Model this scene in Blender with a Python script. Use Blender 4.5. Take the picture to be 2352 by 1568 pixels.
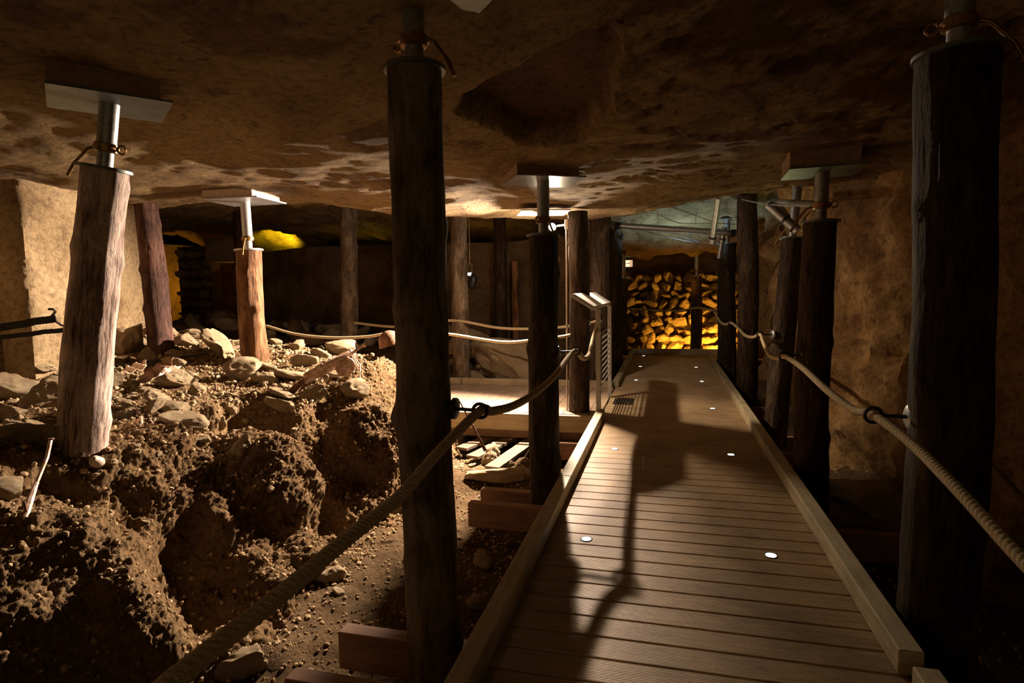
import bpy, bmesh, math, random
import numpy as np
from mathutils import Vector, Matrix, Quaternion, noise
from mathutils.bvhtree import BVHTree

S = bpy.context.scene
for o in list(bpy.data.objects):
    bpy.data.objects.remove(o)
COL = S.collection

# ------------------------------------------------------------------ camera
F, H = 1350.0, 1.43                      # focal length in pixels of a 2352 wide frame, eye height over the deck
R3 = (Matrix.Rotation(math.radians(14.6), 3, 'Z') @ Matrix.Rotation(math.pi/2 + math.radians(-4.9), 3, 'X')
      @ Matrix.Rotation(math.radians(-1.0), 3, 'Z'))
EYE = Vector((0, 0, H))
cam_d = bpy.data.cameras.new('camera'); cam = bpy.data.objects.new('camera', cam_d); COL.objects.link(cam)
cam_d.sensor_width = 36; cam_d.lens = F/2352*36; cam_d.clip_start = 0.02
cam.matrix_world = Matrix.Translation(EYE) @ R3.to_4x4()
S.camera = cam

def P(px, py, X=None, Y=None, z=None, d=None):
    r = R3 @ Vector(((px-1176)/F, -(py-784)/F, -1.0))
    t = d if d is not None else X/r.x if X is not None else Y/r.y if Y is not None else (z-H)/r.z
    return EYE + r*t

# ------------------------------------------------------------------ world, exposure, lamps
w = bpy.data.worlds.new('World'); S.world = w; w.use_nodes = True
w.node_tree.nodes['Background'].inputs[0].default_value = (1.0, .72, .45, 1)
w.node_tree.nodes['Background'].inputs[1].default_value = 0.0
S.view_settings.view_transform = 'Standard'; S.view_settings.look = 'None'
S.view_settings.exposure = -0.12; S.view_settings.gamma = 1.0
try:
    S.cycles.use_denoising = True
    S.cycles.max_bounces = 6
    S.cycles.sample_clamp_indirect = 4.0
except Exception:
    pass

LAMP = P(1270, 522, Y=7.25)
def lamp(name, loc, power, color, size=.05, kind='POINT', target=None, angle=None, blend=.4):
    ld = bpy.data.lights.new(name, kind); ld.energy = power; ld.color = color
    if kind == 'AREA': ld.size = size
    else: ld.shadow_soft_size = size
    if angle: ld.spot_size = math.radians(angle); ld.spot_blend = blend
    o = bpy.data.objects.new(name, ld); COL.objects.link(o); o.location = loc
    if target is not None:
        o.rotation_mode = 'QUATERNION'
        o.rotation_quaternion = (Vector(target)-Vector(loc)).to_track_quat('-Z', 'Y')
    return o
lamp('floodlight_light', LAMP + Vector((-.03, -.13, -.01)), 5200, (1, .78, .60), .03, 'SPOT', LAMP + Vector((-.60, -.80, -.72)), 112, .7)
lamp('floodlight_rim', LAMP + Vector((.0, -.13, -.01)), 290, (1, .77, .50), .03, 'SPOT', LAMP + Vector((.15, -.8, -.75)), 142, .5)
lamp('floodlight_spill', LAMP + Vector((.0, -.13, -.03)), 90, (1, .80, .62), .03)
lamp('added_fill_right', (1.3, -1.2, 1.5), 7, (.95, .86, .42), .15)  # added weak fill from behind the camera, no fitting there
lamp('added_fill_left', (-1.3, -1.5, 1.8), 13, (1, .62, .30), .15)  # second added fill behind the camera, warms the left foreground
lamp('stone_uplight', (1.15, 13.28, .06), 300, (1, .44, .035), .05, 'SPOT', (.9, 14.2, .30), 130, 1.0)
lamp('stone_uplight_left', (.15, 13.28, .06), 100, (1, .44, .035), .06, 'SPOT', (.1, 14.2, .30), 140, 1.0)
lamp('cornice_light', (.3, 12.9, 1.0), 26, (1, .46, .05), .05, 'SPOT', (.3, 12.7, 2), 140, .6)
lamp('cool_walk_light', (1.25, 8.3, .9), 34, (.90, .90, .42), .08, 'SPOT', (.9, 7.6, 2.3), 150, .8)
lamp('corridor_cool_light', (.35, 10.9, 1.75), 100, (.44, .77, 1), .08, 'SPOT', (.3, 11.0, 3), 150, .5)
lamp('yellow_cave_light', P(655, 584, Y=12.45), 210, (1, .82, .02), .05, 'SPOT', P(645, 520, Y=13.0), 92, 1.0)
lamp('yellow_cave_light_right', P(850, 590, Y=12.6), 5, (1, .70, .05), .05, 'SPOT', P(850, 500, Y=12.5), 150)
lamp('orange_cave_light', P(1130, 600, Y=12.4), 5, (1, .60, .10), .05, 'SPOT', P(1130, 500, Y=12.3), 150)
lamp('doorway_light', (-10.7, 12.5, 1.6), 80, (1, .48, .04), .05, 'SPOT', (-11.6, 12.2, 1.75), 120)
lamp('lintel_light', (-9.9, 12.0, 1.9), 1.5, (1, .48, .04), .05, 'SPOT', (-9.9, 11.7, 2.3), 120)
lamp('side_tunnel_light', (2.5, 12.6, 1.2), 14, (1, .50, .06), .06)

# ------------------------------------------------------------------ materials
def newmat(name):
    m = bpy.data.materials.new(name); m.use_nodes = True
    nt = m.node_tree; b = nt.nodes['Principled BSDF']
    return m, nt, b
def N(nt, t, **k):
    n = nt.nodes.new(t)
    for a, v in k.items(): setattr(n, a, v)
    return n
def ramp(nt, stops):
    r = N(nt, 'ShaderNodeValToRGB'); e = r.color_ramp.elements
    while len(e) < len(stops): e.new(.5)
    for i, (p, c) in enumerate(stops):
        e[i].position = p; e[i].color = (*c, 1) if len(c) == 3 else c
    return r
def coords(nt, scale=(1, 1, 1), obj=True):
    tc = N(nt, 'ShaderNodeTexCoord'); mp = N(nt, 'ShaderNodeMapping')
    mp.inputs['Scale'].default_value = scale
    nt.links.new(tc.outputs['Object' if obj else 'Generated'], mp.inputs[0])
    return mp.outputs[0]
def nz(nt, vec, scale, detail=6, rough=.6, dist=0):
    n = N(nt, 'ShaderNodeTexNoise'); n.inputs['Scale'].default_value = scale
    n.inputs['Detail'].default_value = detail; n.inputs['Roughness'].default_value = rough
    n.inputs['Distortion'].default_value = dist
    nt.links.new(vec, n.inputs['Vector']); return n.outputs[0]
def bump(nt, b, hs, strength=.6, dist=.02):
    prev = None
    for h, st, d in hs:
        bp = N(nt, 'ShaderNodeBump'); bp.inputs['Strength'].default_value = st; bp.inputs['Distance'].default_value = d
        nt.links.new(h, bp.inputs['Height'])
        if prev is not None: nt.links.new(prev, bp.inputs['Normal'])
        prev = bp.outputs[0]
    nt.links.new(prev, b.inputs['Normal'])
def mixc(nt, fac, a, c):
    m = N(nt, 'ShaderNodeMix', data_type='RGBA')
    for s, v in ((0, fac), (6, a), (7, c)):
        if isinstance(v, (tuple, float, int)): m.inputs[s].default_value = (*v, 1) if isinstance(v, tuple) else v
        else: nt.links.new(v, m.inputs[s])
    return m.outputs[2]

def rock_mat(name, c0, c1, c2, scale=1.0, rough=.9, spec=.3, bs=.7, bd=.03, wet=False):
    m, nt, b = newmat(name)
    v = coords(nt)
    a = nz(nt, v, 1.1*scale, 8, .62, .6); g = nz(nt, v, 22*scale, 8, .7); f = nz(nt, v, 90*scale, 3, .6)
    r1 = ramp(nt, [(.34, c0), (.52, c1), (.66, c2)]); nt.links.new(a, r1.inputs[0])
    r2 = ramp(nt, [(.36, (.45, .42, .40)), (.55, (1, 1, 1))]); nt.links.new(g, r2.inputs[0])
    mm = N(nt, 'ShaderNodeMix', data_type='RGBA', blend_type='MULTIPLY'); mm.inputs[0].default_value = .8
    nt.links.new(r1.outputs[0], mm.inputs[6]); nt.links.new(r2.outputs[0], mm.inputs[7])
    nt.links.new(mm.outputs[2], b.inputs['Base Color'])
    b.inputs['Roughness'].default_value = rough; b.inputs['Specular IOR Level'].default_value = spec
    if wet:
        # darker red-brown tone in the ceiling recess and fracture scars
        an = N(nt, 'ShaderNodeAttribute', attribute_name='dark_tone'); m3 = N(nt, 'ShaderNodeMix', data_type='RGBA', blend_type='MULTIPLY')
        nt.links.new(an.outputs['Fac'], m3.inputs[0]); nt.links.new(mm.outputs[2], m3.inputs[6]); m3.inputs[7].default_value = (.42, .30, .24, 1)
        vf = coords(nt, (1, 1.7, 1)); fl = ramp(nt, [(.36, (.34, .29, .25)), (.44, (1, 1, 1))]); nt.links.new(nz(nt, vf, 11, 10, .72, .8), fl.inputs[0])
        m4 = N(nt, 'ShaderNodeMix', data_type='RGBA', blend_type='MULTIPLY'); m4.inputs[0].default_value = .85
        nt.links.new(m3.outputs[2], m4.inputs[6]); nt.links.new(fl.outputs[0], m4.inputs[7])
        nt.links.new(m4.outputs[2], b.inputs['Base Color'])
        sx = N(nt, 'ShaderNodeSeparateXYZ'); nt.links.new(v, sx.inputs[0])
        wn = nz(nt, v, 5, 12, .75, .3)
        rr = ramp(nt, [(.50, (.90,)*3), (.62, (.25,)*3)]); nt.links.new(wn, rr.inputs[0])
        # the rock is wet only around the floodlight and to its left
        mr = N(nt, 'ShaderNodeMapRange'); mr.inputs[1].default_value = -1.9; mr.inputs[2].default_value = -.9; mr.inputs[3].default_value = 0; mr.inputs[4].default_value = .55
        nt.links.new(sx.outputs[0], mr.inputs[0]); my = N(nt, 'ShaderNodeMapRange'); my.inputs[1].default_value = 5.2; my.inputs[2].default_value = 3.2; my.inputs[3].default_value = 0; my.inputs[4].default_value = .6
        nt.links.new(sx.outputs[1], my.inputs[0]); ad = N(nt, 'ShaderNodeMath', operation='ADD'); ad2 = N(nt, 'ShaderNodeMath', operation='ADD', use_clamp=True)
        nt.links.new(mr.outputs[0], ad.inputs[0]); nt.links.new(my.outputs[0], ad.inputs[1]); nt.links.new(ad.outputs[0], ad2.inputs[0]); nt.links.new(rr.outputs[0], ad2.inputs[1])
        nt.links.new(ad2.outputs[0], b.inputs['Roughness'])
    bump(nt, b, [(nz(nt, v, 6*scale, 8, .7), bs*.7, bd*2), (g, bs, bd*(1.1 if wet else .6)), (f, bs*.6, bd*(.5 if wet else .15))])
    return m
M = {}
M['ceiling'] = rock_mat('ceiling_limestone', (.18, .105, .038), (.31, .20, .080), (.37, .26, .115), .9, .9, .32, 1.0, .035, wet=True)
M['wall'] = rock_mat('wall_limestone', (.17, .11, .055), (.31, .225, .125), (.39, .29, .17), 1.0, .95, .15, .6, .03)
M['wall_r'] = rock_mat('right_wall_limestone', (.15, .078, .030), (.30, .18, .075), (.40, .25, .11), .8, .95, .1, .8, .05)
M['wall_b'] = rock_mat('shaded_back_wall', (.09, .055, .028), (.16, .105, .055), (.20, .135, .07), 1.0, .95, .1, .6, .03)  # darker copy of the wall limestone, shade of the hall put into its colour
M['earth'] = rock_mat('brown_earth', (.17, .100, .048), (.26, .165, .083), (.34, .225, .12), 1.6, 1.0, .05, 1.0, .045)
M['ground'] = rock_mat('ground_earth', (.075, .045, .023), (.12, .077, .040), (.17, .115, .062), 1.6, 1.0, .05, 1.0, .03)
M['stone'] = rock_mat('limestone_rock', (.52, .37, .21), (.66, .51, .32), (.76, .62, .42), 2.2, .95, .1, 1.0, .045)
M['gravel'] = rock_mat('gravel', (.30, .20, .11), (.45, .32, .18), (.58, .43, .26), 9, .95, .1, .5, .01)

def wood_log(name, dark, mid, pale, patch=(.45, .6), rough=.75, seed=0):
    m, nt, b = newmat(name)
    tc = N(nt, 'ShaderNodeTexCoord'); oi = N(nt, 'ShaderNodeObjectInfo')
    ad = N(nt, 'ShaderNodeVectorMath', operation='ADD')
    cx = N(nt, 'ShaderNodeCombineXYZ')
    mu = N(nt, 'ShaderNodeMath', operation='MULTIPLY'); mu.inputs[1].default_value = 40
    nt.links.new(oi.outputs['Random'], mu.inputs[0]); nt.links.new(mu.outputs[0], cx.inputs[2])
    nt.links.new(tc.outputs['Object'], ad.inputs[0]); nt.links.new(cx.outputs[0], ad.inputs[1])
    mp = N(nt, 'ShaderNodeMapping'); mp.inputs['Scale'].default_value = (1, 1, .10); nt.links.new(ad.outputs[0], mp.inputs[0])
    mp2 = N(nt, 'ShaderNodeMapping'); mp2.inputs['Scale'].default_value = (1, 1, .35); nt.links.new(ad.outputs[0], mp2.inputs[0])
    g = nz(nt, mp.outputs[0], 60, 6, .65, .3); p = nz(nt, mp2.outputs[0], 6, 6, .65, .5); q = nz(nt, mp2.outputs[0], 38, 5, .7)
    r1 = ramp(nt, [(.36, dark), (.62, mid)]); nt.links.new(g, r1.inputs[0])
    r2 = ramp(nt, [(patch[0], (0, 0, 0)), (patch[1], (1, 1, 1))]); nt.links.new(p, r2.inputs[0])
    c = mixc(nt, r2.outputs[0], r1.outputs[0], pale)
    r3 = ramp(nt, [(.30, (.35, .33, .3)), (.5, (1, 1, 1))]); nt.links.new(q, r3.inputs[0])
    mm = N(nt, 'ShaderNodeMix', data_type='RGBA', blend_type='MULTIPLY'); mm.inputs[0].default_value = .8
    nt.links.new(c, mm.inputs[6]); nt.links.new(r3.outputs[0], mm.inputs[7])
    nt.links.new(mm.outputs[2], b.inputs['Base Color']); b.inputs['Roughness'].default_value = rough
    b.inputs['Specular IOR Level'].default_value = .14
    bump(nt, b, [(p, .8, .03), (g, 1.0, .009), (q, .8, .006)])
    return m
M['log_dark'] = wood_log('dark_log', (.014, .009, .006), (.060, .036, .021), (.12, .08, .05), (.50, .72))
M['log_grey'] = wood_log('weathered_log', (.035, .024, .016), (.12, .083, .052), (.23, .175, .118), (.42, .62))
M['log_black'] = wood_log('blackened_log', (.009, .006, .004), (.045, .029, .017), (.10, .068, .043), (.52, .70))
M['log_pink'] = wood_log('stripped_log', (.07, .042, .030), (.40, .29, .235), (.66, .52, .45), (.40, .60))
M['log_rust'] = wood_log('orange_log', (.045, .019, .010), (.15, .066, .030), (.30, .155, .075), (.42, .62))
M['log_red'] = wood_log('reddish_log', (.018, .009, .007), (.065, .030, .022), (.13, .065, .047), (.45, .65))

def plank_mat(name, c0, c1, rough=.65, sc=(6, 60, 60), knots=True):
    m, nt, b = newmat(name)
    v = coords(nt, sc); v2 = coords(nt, (1.2, 7, 7)); v3 = coords(nt)
    g = nz(nt, v, 1, 5, .6, .4); k = nz(nt, v3, 2.5, 4, .55, .4); s = nz(nt, v2, 1.0, 6, .6)
    r = ramp(nt, [(.3, c0), (.68, c1)]); nt.links.new(g, r.inputs[0])
    r2 = ramp(nt, [(.32, (.45, .42, .38)), (.56, (1, 1, 1))]); nt.links.new(k, r2.inputs[0])
    r3 = ramp(nt, [(.3, (.7, .68, .64)), (.6, (1, 1, 1))]); nt.links.new(s, r3.inputs[0])
    c = r.outputs[0]
    for rr, f in ((r2, .55 if knots else .25), (r3, .6)):
        mm = N(nt, 'ShaderNodeMix', data_type='RGBA', blend_type='MULTIPLY'); mm.inputs[0].default_value = f
        nt.links.new(c, mm.inputs[6]); nt.links.new(rr.outputs[0], mm.inputs[7]); c = mm.outputs[2]
    nt.links.new(c, b.inputs['Base Color']); b.inputs['Roughness'].default_value = rough
    bump(nt, b, [(g, .25, .003)])
    return m
M['deck'] = plank_mat('grooved_deck_boards', (.30, .20, .11), (.47, .335, .195), .6)
M['deck_y'] = plank_mat('side_deck_boards', (.30, .205, .145), (.43, .31, .225), .6, (60, 6, 60))
M['kerb'] = plank_mat('greenish_kerb_timber', (.29, .24, .145), (.45, .38, .25), .65, (40, 3, 40))
M['kerb_x'] = plank_mat('greenish_cross_timber', (.29, .23, .135), (.43, .35, .22), .65, (3, 40, 40))
M['beam'] = plank_mat('reddish_sawn_beam', (.20, .10, .055), (.34, .19, .11), .7, (3, 40, 40))
M['joist'] = plank_mat('joist_timber', (.16, .09, .05), (.26, .16, .09), .8, (40, 3, 40))
M['oldplank'] = plank_mat('old_plank', (.08, .05, .03), (.18, .12, .07), .85, (3, 40, 40))

def simple(name, col, metal=0, rough=.5, var=.25, sc=20, col2=None, bs=.2, patch=(.4, .62)):
    m, nt, b = newmat(name); v = coords(nt)
    g = nz(nt, v, sc, 6, .65)
    c2 = col2 if col2 else tuple(x*(1-var) for x in col)
    r = ramp(nt, [(patch[0], c2), (patch[1], col)]); nt.links.new(g, r.inputs[0])
    nt.links.new(r.outputs[0], b.inputs['Base Color'])
    b.inputs['Metallic'].default_value = metal; b.inputs['Roughness'].default_value = rough
    bump(nt, b, [(g, bs, .004)])
    return m
M['galv'] = simple('galvanised_steel', (.36, .37, .37), .75, .42, .3, 30)
M['galv_white'] = simple('pale_galvanised_steel', (.62, .62, .64), .55, .38, .2, 30)
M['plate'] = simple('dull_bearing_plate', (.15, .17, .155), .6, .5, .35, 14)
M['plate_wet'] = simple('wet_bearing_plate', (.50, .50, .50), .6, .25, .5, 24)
M['brass'] = simple('rusty_brass_collar', (.42, .24, .09), .8, .4, .5, 60)
M['rust'] = simple('rusted_iron', (.30, .15, .085), .3, .75, .5, 40, (.10, .045, .025), .8)
M['rust_pale'] = simple('pale_rusted_iron', (.78, .62, .56), .1, .55, .4, 26, (.50, .27, .14), .7)
M['iron'] = simple('dark_iron', (.05, .045, .04), .7, .45, .3, 30)
M['steel'] = simple('brushed_steel', (.55, .54, .52), .8, .35, .1, 50)
M['board'] = simple('pale_info_board', (.80, .76, .74), 0, .35, .06, 4)
M['lectern'] = simple('grey_painted_steel', (.30, .28, .25), .35, .5, .15, 20)
M['padwood'] = simple('pad_wood', (.30, .20, .12), 0, .8, .3, 30)
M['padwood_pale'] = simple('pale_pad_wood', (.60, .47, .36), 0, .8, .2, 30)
M['cable'] = simple('grey_cable', (.22, .22, .21), 0, .6, .2, 20)
M['black'] = simple('black_plastic', (.012, .012, .013), 0, .4, .2, 20)
M['conduit'] = simple('beige_conduit', (.46, .36, .27), 0, .55, .15, 20)
M['glassgreen'] = simple('green_bottle_glass', (.03, .09, .05), 0, .12, .3, 20)
M['leather'] = simple('old_leather', (.15, .085, .05), 0, .8, .5, 60, None, .8)
def rope_mat():
    m, nt, b = newmat('hemp_rope'); v = coords(nt)
    g = nz(nt, v, 160, 4, .7); p = nz(nt, v, 6, 3, .5)
    r = ramp(nt, [(.3, (.30, .22, .12)), (.65, (.52, .41, .25))]); nt.links.new(g, r.inputs[0])
    nt.links.new(r.outputs[0], b.inputs['Base Color']); b.inputs['Roughness'].default_value = .95
    bump(nt, b, [(g, .6, .003)]); return m
M['rope'] = rope_mat()
def emit(name, col, st):
    m, nt, b = newmat(name); b.inputs['Base Color'].default_value = (*col, 1)
    b.inputs['Emission Color'].default_value = (*col, 1); b.inputs['Emission Strength'].default_value = st
    return m
M['led'] = emit('led_lens', (.82, .93, 1), 7)
M['bulb'] = emit('lamp_glass', (1, .96, .92), 60)
M['sign'] = emit('sign_face', (1, .72, .42), 1.6)
M['sign_edge'] = emit('sign_face_edge', (1, .62, .40), .7)

# ------------------------------------------------------------------ helpers
class MB:
    def __init__(s): s.v = []; s.f = []
    def add(s, vs, fs):
        o = len(s.v); s.v += [tuple(v) for v in vs]; s.f += [tuple(i+o for i in f) for f in fs]; return s
    def box(s, x0, x1, y0, y1, z0, z1, mat=None):
        c = [(x, y, z) for x in (x0, x1) for y in (y0, y1) for z in (z0, z1)]
        if mat is not None: c = [mat @ Vector(p) for p in c]
        return s.add(c, [(0, 1, 3, 2), (4, 6, 7, 5), (0, 4, 5, 1), (2, 3, 7, 6), (0, 2, 6, 4), (1, 5, 7, 3)])
    def tube(s, pts, r, n=12, cap=True, rf=None):
        pts = [Vector(p) for p in pts]; k = len(pts); vs = []
        t0 = (pts[1]-pts[0]).normalized()
        up = Vector((0, 0, 1)) if abs(t0.z) < .9 else Vector((1, 0, 0))
        a = t0.cross(up).normalized(); prev = t0
        for i, p in enumerate(pts):
            t = (pts[min(i+1, k-1)]-pts[max(i-1, 0)]).normalized()
            a = prev.rotation_difference(t) @ a; a = (a - t*a.dot(t)).normalized(); prev = t
            b = t.cross(a)
            rr = r if not isinstance(r, (list, tuple)) else r[i]
            for j in range(n):
                an = 2*math.pi*j/n
                q = rf(i/(k-1), an) if rf else 1
                vs.append(p + (a*math.cos(an) + b*math.sin(an))*rr*q)
        fs = [(i*n+j, i*n+(j+1) % n, (i+1)*n+(j+1) % n, (i+1)*n+j) for i in range(k-1) for j in range(n)]
        if cap: fs += [tuple(range(n-1, -1, -1)), tuple((k-1)*n+j for j in range(n))]
        return s.add(vs, fs)
    def ring(s, c, nrm, R, r, n=20, m=8, a0=0, a1=2*math.pi):
        q = Vector((0, 0, 1)).rotation_difference(Vector(nrm).normalized()); full = abs(a1-a0) > 6.28
        k = n if full else n+1
        pts = [Vector(c) + q @ Vector((math.cos(a0+(a1-a0)*i/n)*R, math.sin(a0+(a1-a0)*i/n)*R, 0)) for i in range(n+1)]
        return s.tube(pts, r, m, cap=not full)
    def cyl(s, a, b, r, n=20): return s.tube([a, b], r, n)

def link(name, vs, fs, mat, parent=None, smooth=True, bevel=0):
    me = bpy.data.meshes.new(name); me.from_pydata([tuple(v) for v in vs], [], fs); me.update()
    if mat is not None: me.materials.append(mat)
    if smooth:
        me.polygons.foreach_set('use_smooth', [True]*len(me.polygons))
    o = bpy.data.objects.new(name, me); COL.objects.link(o)
    if parent is not None: o.parent = parent
    if smooth:
        try: me.set_sharp_from_angle(angle=math.radians(42))
        except Exception: pass
    if bevel:
        bm = o.modifiers.new('bevel', 'BEVEL'); bm.width = bevel; bm.segments = 2; bm.limit_method = 'ANGLE'
    return o
def put(name, mb, mat, parent=None, smooth=True, bevel=0): return link(name, mb.v, mb.f, mat, parent, smooth, bevel)
def tag(o, label, cat, group=None, kind=None):
    o['label'] = label; o['category'] = cat
    if group: o['group'] = group
    if kind: o['kind'] = kind
    return o
def thing(name, label, cat, loc=(0, 0, 0), rot=None, group=None):
    o = bpy.data.objects.new(name, None); COL.objects.link(o); o.location = loc; o.empty_display_size = .1
    if rot is not None: o.rotation_mode = 'QUATERNION'; o.rotation_quaternion = rot
    return tag(o, label, cat, group)
def fr(p, oct=4, h=.8): return noise.fractal(p, h, 2.1, oct)
def grid_faces(nu, nv): return [(i*nv+j, (i+1)*nv+j, (i+1)*nv+j+1, i*nv+j+1) for i in range(nu-1) for j in range(nv-1)]
def sm(a, b, x):
    t = min(1, max(0, (x-a)/(b-a))); return t*t*(3-2*t)
def lerp_list(pts, x):
    if x <= pts[0][0]: return pts[0][1]
    for (a, va), (b, vb) in zip(pts, pts[1:]):
        if x <= b: return va + (vb-va)*(x-a)/(b-a)
    return pts[-1][1]
def catm(pts, n=12):
    pts = [Vector(p) for p in pts]; q = [pts[0]*2-pts[1]] + pts + [pts[-1]*2-pts[-2]]; out = []
    for i in range(1, len(q)-2):
        a, b, c, d = q[i-1:i+3]
        for k in range(n):
            t = k/n
            out.append(.5*((2*b)+(c-a)*t+(2*a-5*b+4*c-d)*t*t+(3*b-a-3*c+d)*t*t*t))
    out.append(pts[-1]); return out

# ------------------------------------------------------------------ ceiling
CP = [(0, 2.4, 2.70), (-3, 2.6, 2.60), (-.95, 4.7, 2.33), (1.1, 4.8, 2.36), (-4.1, 5.2, 2.49), (0, 6.5, 2.33), (-2.5, 6.5, 2.33),
      (-5.3, 4.3, 2.37), (1.1, 2.7, 2.76), (0, 0, 2.95), (-4, .5, 2.7), (2.2, 5, 2.34), (-1.3, 6.9, 2.37), (1.7, 6.0, 2.38), (.9, 6.6, 2.42), (.2, 7.1, 2.37),
      (.2, 4.7, 2.36), (-.8, 3.6, 2.50), (-6.5, 5.2, 2.42), (-2, 4, 2.42), (2.4, 3.5, 2.5)]
def lipY(X): return lerp_list([(-8, 5.3), (-6.5, 5.3), (-5.4, 5.45), (-4.4, 5.75), (-3.85, 5.95), (-2.4, 6.85), (-1.56, 7.95), (-1.0, 8.0),
                               (-.5, 7.7), (.15, 7.2), (.84, 6.6), (1.65, 6.1), (2.6, 5.9)], X)
CAV = [P(*q, z=2.6) for q in ((1050, 205), (1100, 160), (1250, 118), (1440, 78), (1415, 130), (1400, 215), (1330, 262), (1200, 272), (1110, 235))]
def inpoly(x, y, poly):
    # signed distance (positive inside)
    ins = False; d = 9e9; n = len(poly)
    for i in range(n):
        a, b = poly[i], poly[(i+1) % n]
        if (a.y > y) != (b.y > y) and x < (b.x-a.x)*(y-a.y)/(b.y-a.y)+a.x: ins = not ins
        ex, ey = b.x-a.x, b.y-a.y; t = max(0, min(1, ((x-a.x)*ex+(y-a.y)*ey)/(ex*ex+ey*ey)))
        d = min(d, math.hypot(x-a.x-ex*t, y-a.y-ey*t))
    return d if ins else -d
def ceil_z(X, Y):
    sw = s = 0
    for cx, cy, cz in CP:
        k = 1/((X-cx)**2+(Y-cy)**2+.35)**2; sw += k; s += k*cz
    z1 = s/sw
    n1 = fr(Vector((X*.9, Y*.9, 3)), 3)*.030 + fr(Vector((X*3.1, Y*4.2, 7)), 5, .9)*(.013-.008*sm(-1.2, -.4, X)*sm(4.6, 5.4, Y))
    # layered scars
    rg = abs(fr(Vector((X*1.3+5, Y*3.3, 1)), 4, .7)); n1 += max(0, .10-rg)*.42*sm(2.5, 3.3, Y)*sm(-1.2, 0, X)
    if -2 < X < .4 and 2.2 < Y < 4.6:
        d = inpoly(X, Y, CAV) + fr(Vector((X*6, Y*6, 2)), 3)*.03
        n1 += .15*sm(-.03, .05, d) + .09*sm(.0, .5, d)
    ly = lipY(X) + fr(Vector((X*1.6, 0, 9)), 5)*.13
    t = sm(0, .22, Y-ly)
    z1 += n1
    if t > 0:
        zr = lerp_list([(6, 2.72), (8, 2.86), (10, 2.78), (11.5, 2.55), (12.6, 2.28), (13.15, 2.08), (13.5, 2.12), (13.9, 2.6), (15.5, 2.65)], Y)
        zl = lerp_list([(5, 2.68), (7.5, 2.92), (10, 3.0), (11.5, 2.95), (12.6, 2.92), (14.0, 2.45), (15, 2.42)], Y)
        k = sm(-2.6, -1.3, X)
        z2 = zr*k + zl*(1-k) + fr(Vector((X*.8, Y*.8, 13)), 4)*.16 + fr(Vector((X*3, Y*3, 17)), 4)*.08
        z1 = z1*(1-t) + z2*t
    return z1
xs = np.concatenate([np.arange(-15, -6.5, .12), np.arange(-6.5, 2.9, .042)])
ys = np.concatenate([np.arange(-2.6, 1, .1), np.arange(1, 8.4, .042), np.arange(8.4, 16.2, .09)])
cv = [(x, y, ceil_z(x, y)) for x in xs for y in ys]
def dark_tone(x, y):
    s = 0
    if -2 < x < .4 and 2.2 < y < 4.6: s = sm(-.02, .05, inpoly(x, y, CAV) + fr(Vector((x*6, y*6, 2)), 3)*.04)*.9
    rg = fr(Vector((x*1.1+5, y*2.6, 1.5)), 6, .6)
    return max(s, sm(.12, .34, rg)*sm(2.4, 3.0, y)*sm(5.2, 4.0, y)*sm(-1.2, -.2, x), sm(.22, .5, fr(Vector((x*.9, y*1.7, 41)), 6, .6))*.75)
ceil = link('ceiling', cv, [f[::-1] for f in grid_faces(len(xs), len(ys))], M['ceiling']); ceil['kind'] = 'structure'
at_ = ceil.data.attributes.new('dark_tone', 'FLOAT', 'POINT'); at_.data.foreach_set('value', [dark_tone(v[0], v[1]) if v[1] < 9 and v[0] > -7 else 0 for v in cv])
CB = BVHTree.FromPolygons([Vector(v) for v in cv], grid_faces(len(xs), len(ys)))
def ceil_at(x, y):
    h = CB.ray_cast(Vector((x, y, 1.2)), Vector((0, 0, 1)))
    return h[0].z if h[0] else 2.4

# ------------------------------------------------------------------ ground
def ground_z(X, Y):
    z = -.58 + fr(Vector((X*1.2, Y*1.2, 31)), 4)*.07 + fr(Vector((X*6, Y*6, 5)), 4)*.022
    z += .13*sm(-1.6, -2.2, X)*sm(6.2, 5, Y)
    z += .16*sm(5.0, 5.7, Y)*sm(-.8, -1.3, X)*sm(6.5, 6.1, Y)
    z += .35*sm(1.25, 2.0, X)*sm(3.9, 4.8, Y)
    z += sm(8.5, 9.6, Y)*sm(-2.3, -3.6, X)*(1.05 + .35*sm(-5, -9, X))
    z += sm(-6.5, -7.5, X)*sm(9, 7, Y)*.6
    z += sm(13.1, 14.2, Y)*.5*sm(-2, -1, X)
    return z
gx = np.concatenate([np.arange(-15, -4, .15), np.arange(-4, 3.2, .04)])
gy = np.concatenate([np.arange(-2.6, .8, .15), np.arange(.8, 6.6, .035), np.arange(6.6, 16.2, .1)])
gv = [(x, y, ground_z(x, y)) for x in gx for y in gy]
g = link('floor', gv, grid_faces(len(gx), len(gy)), M['ground']); g['kind'] = 'structure'

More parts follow.
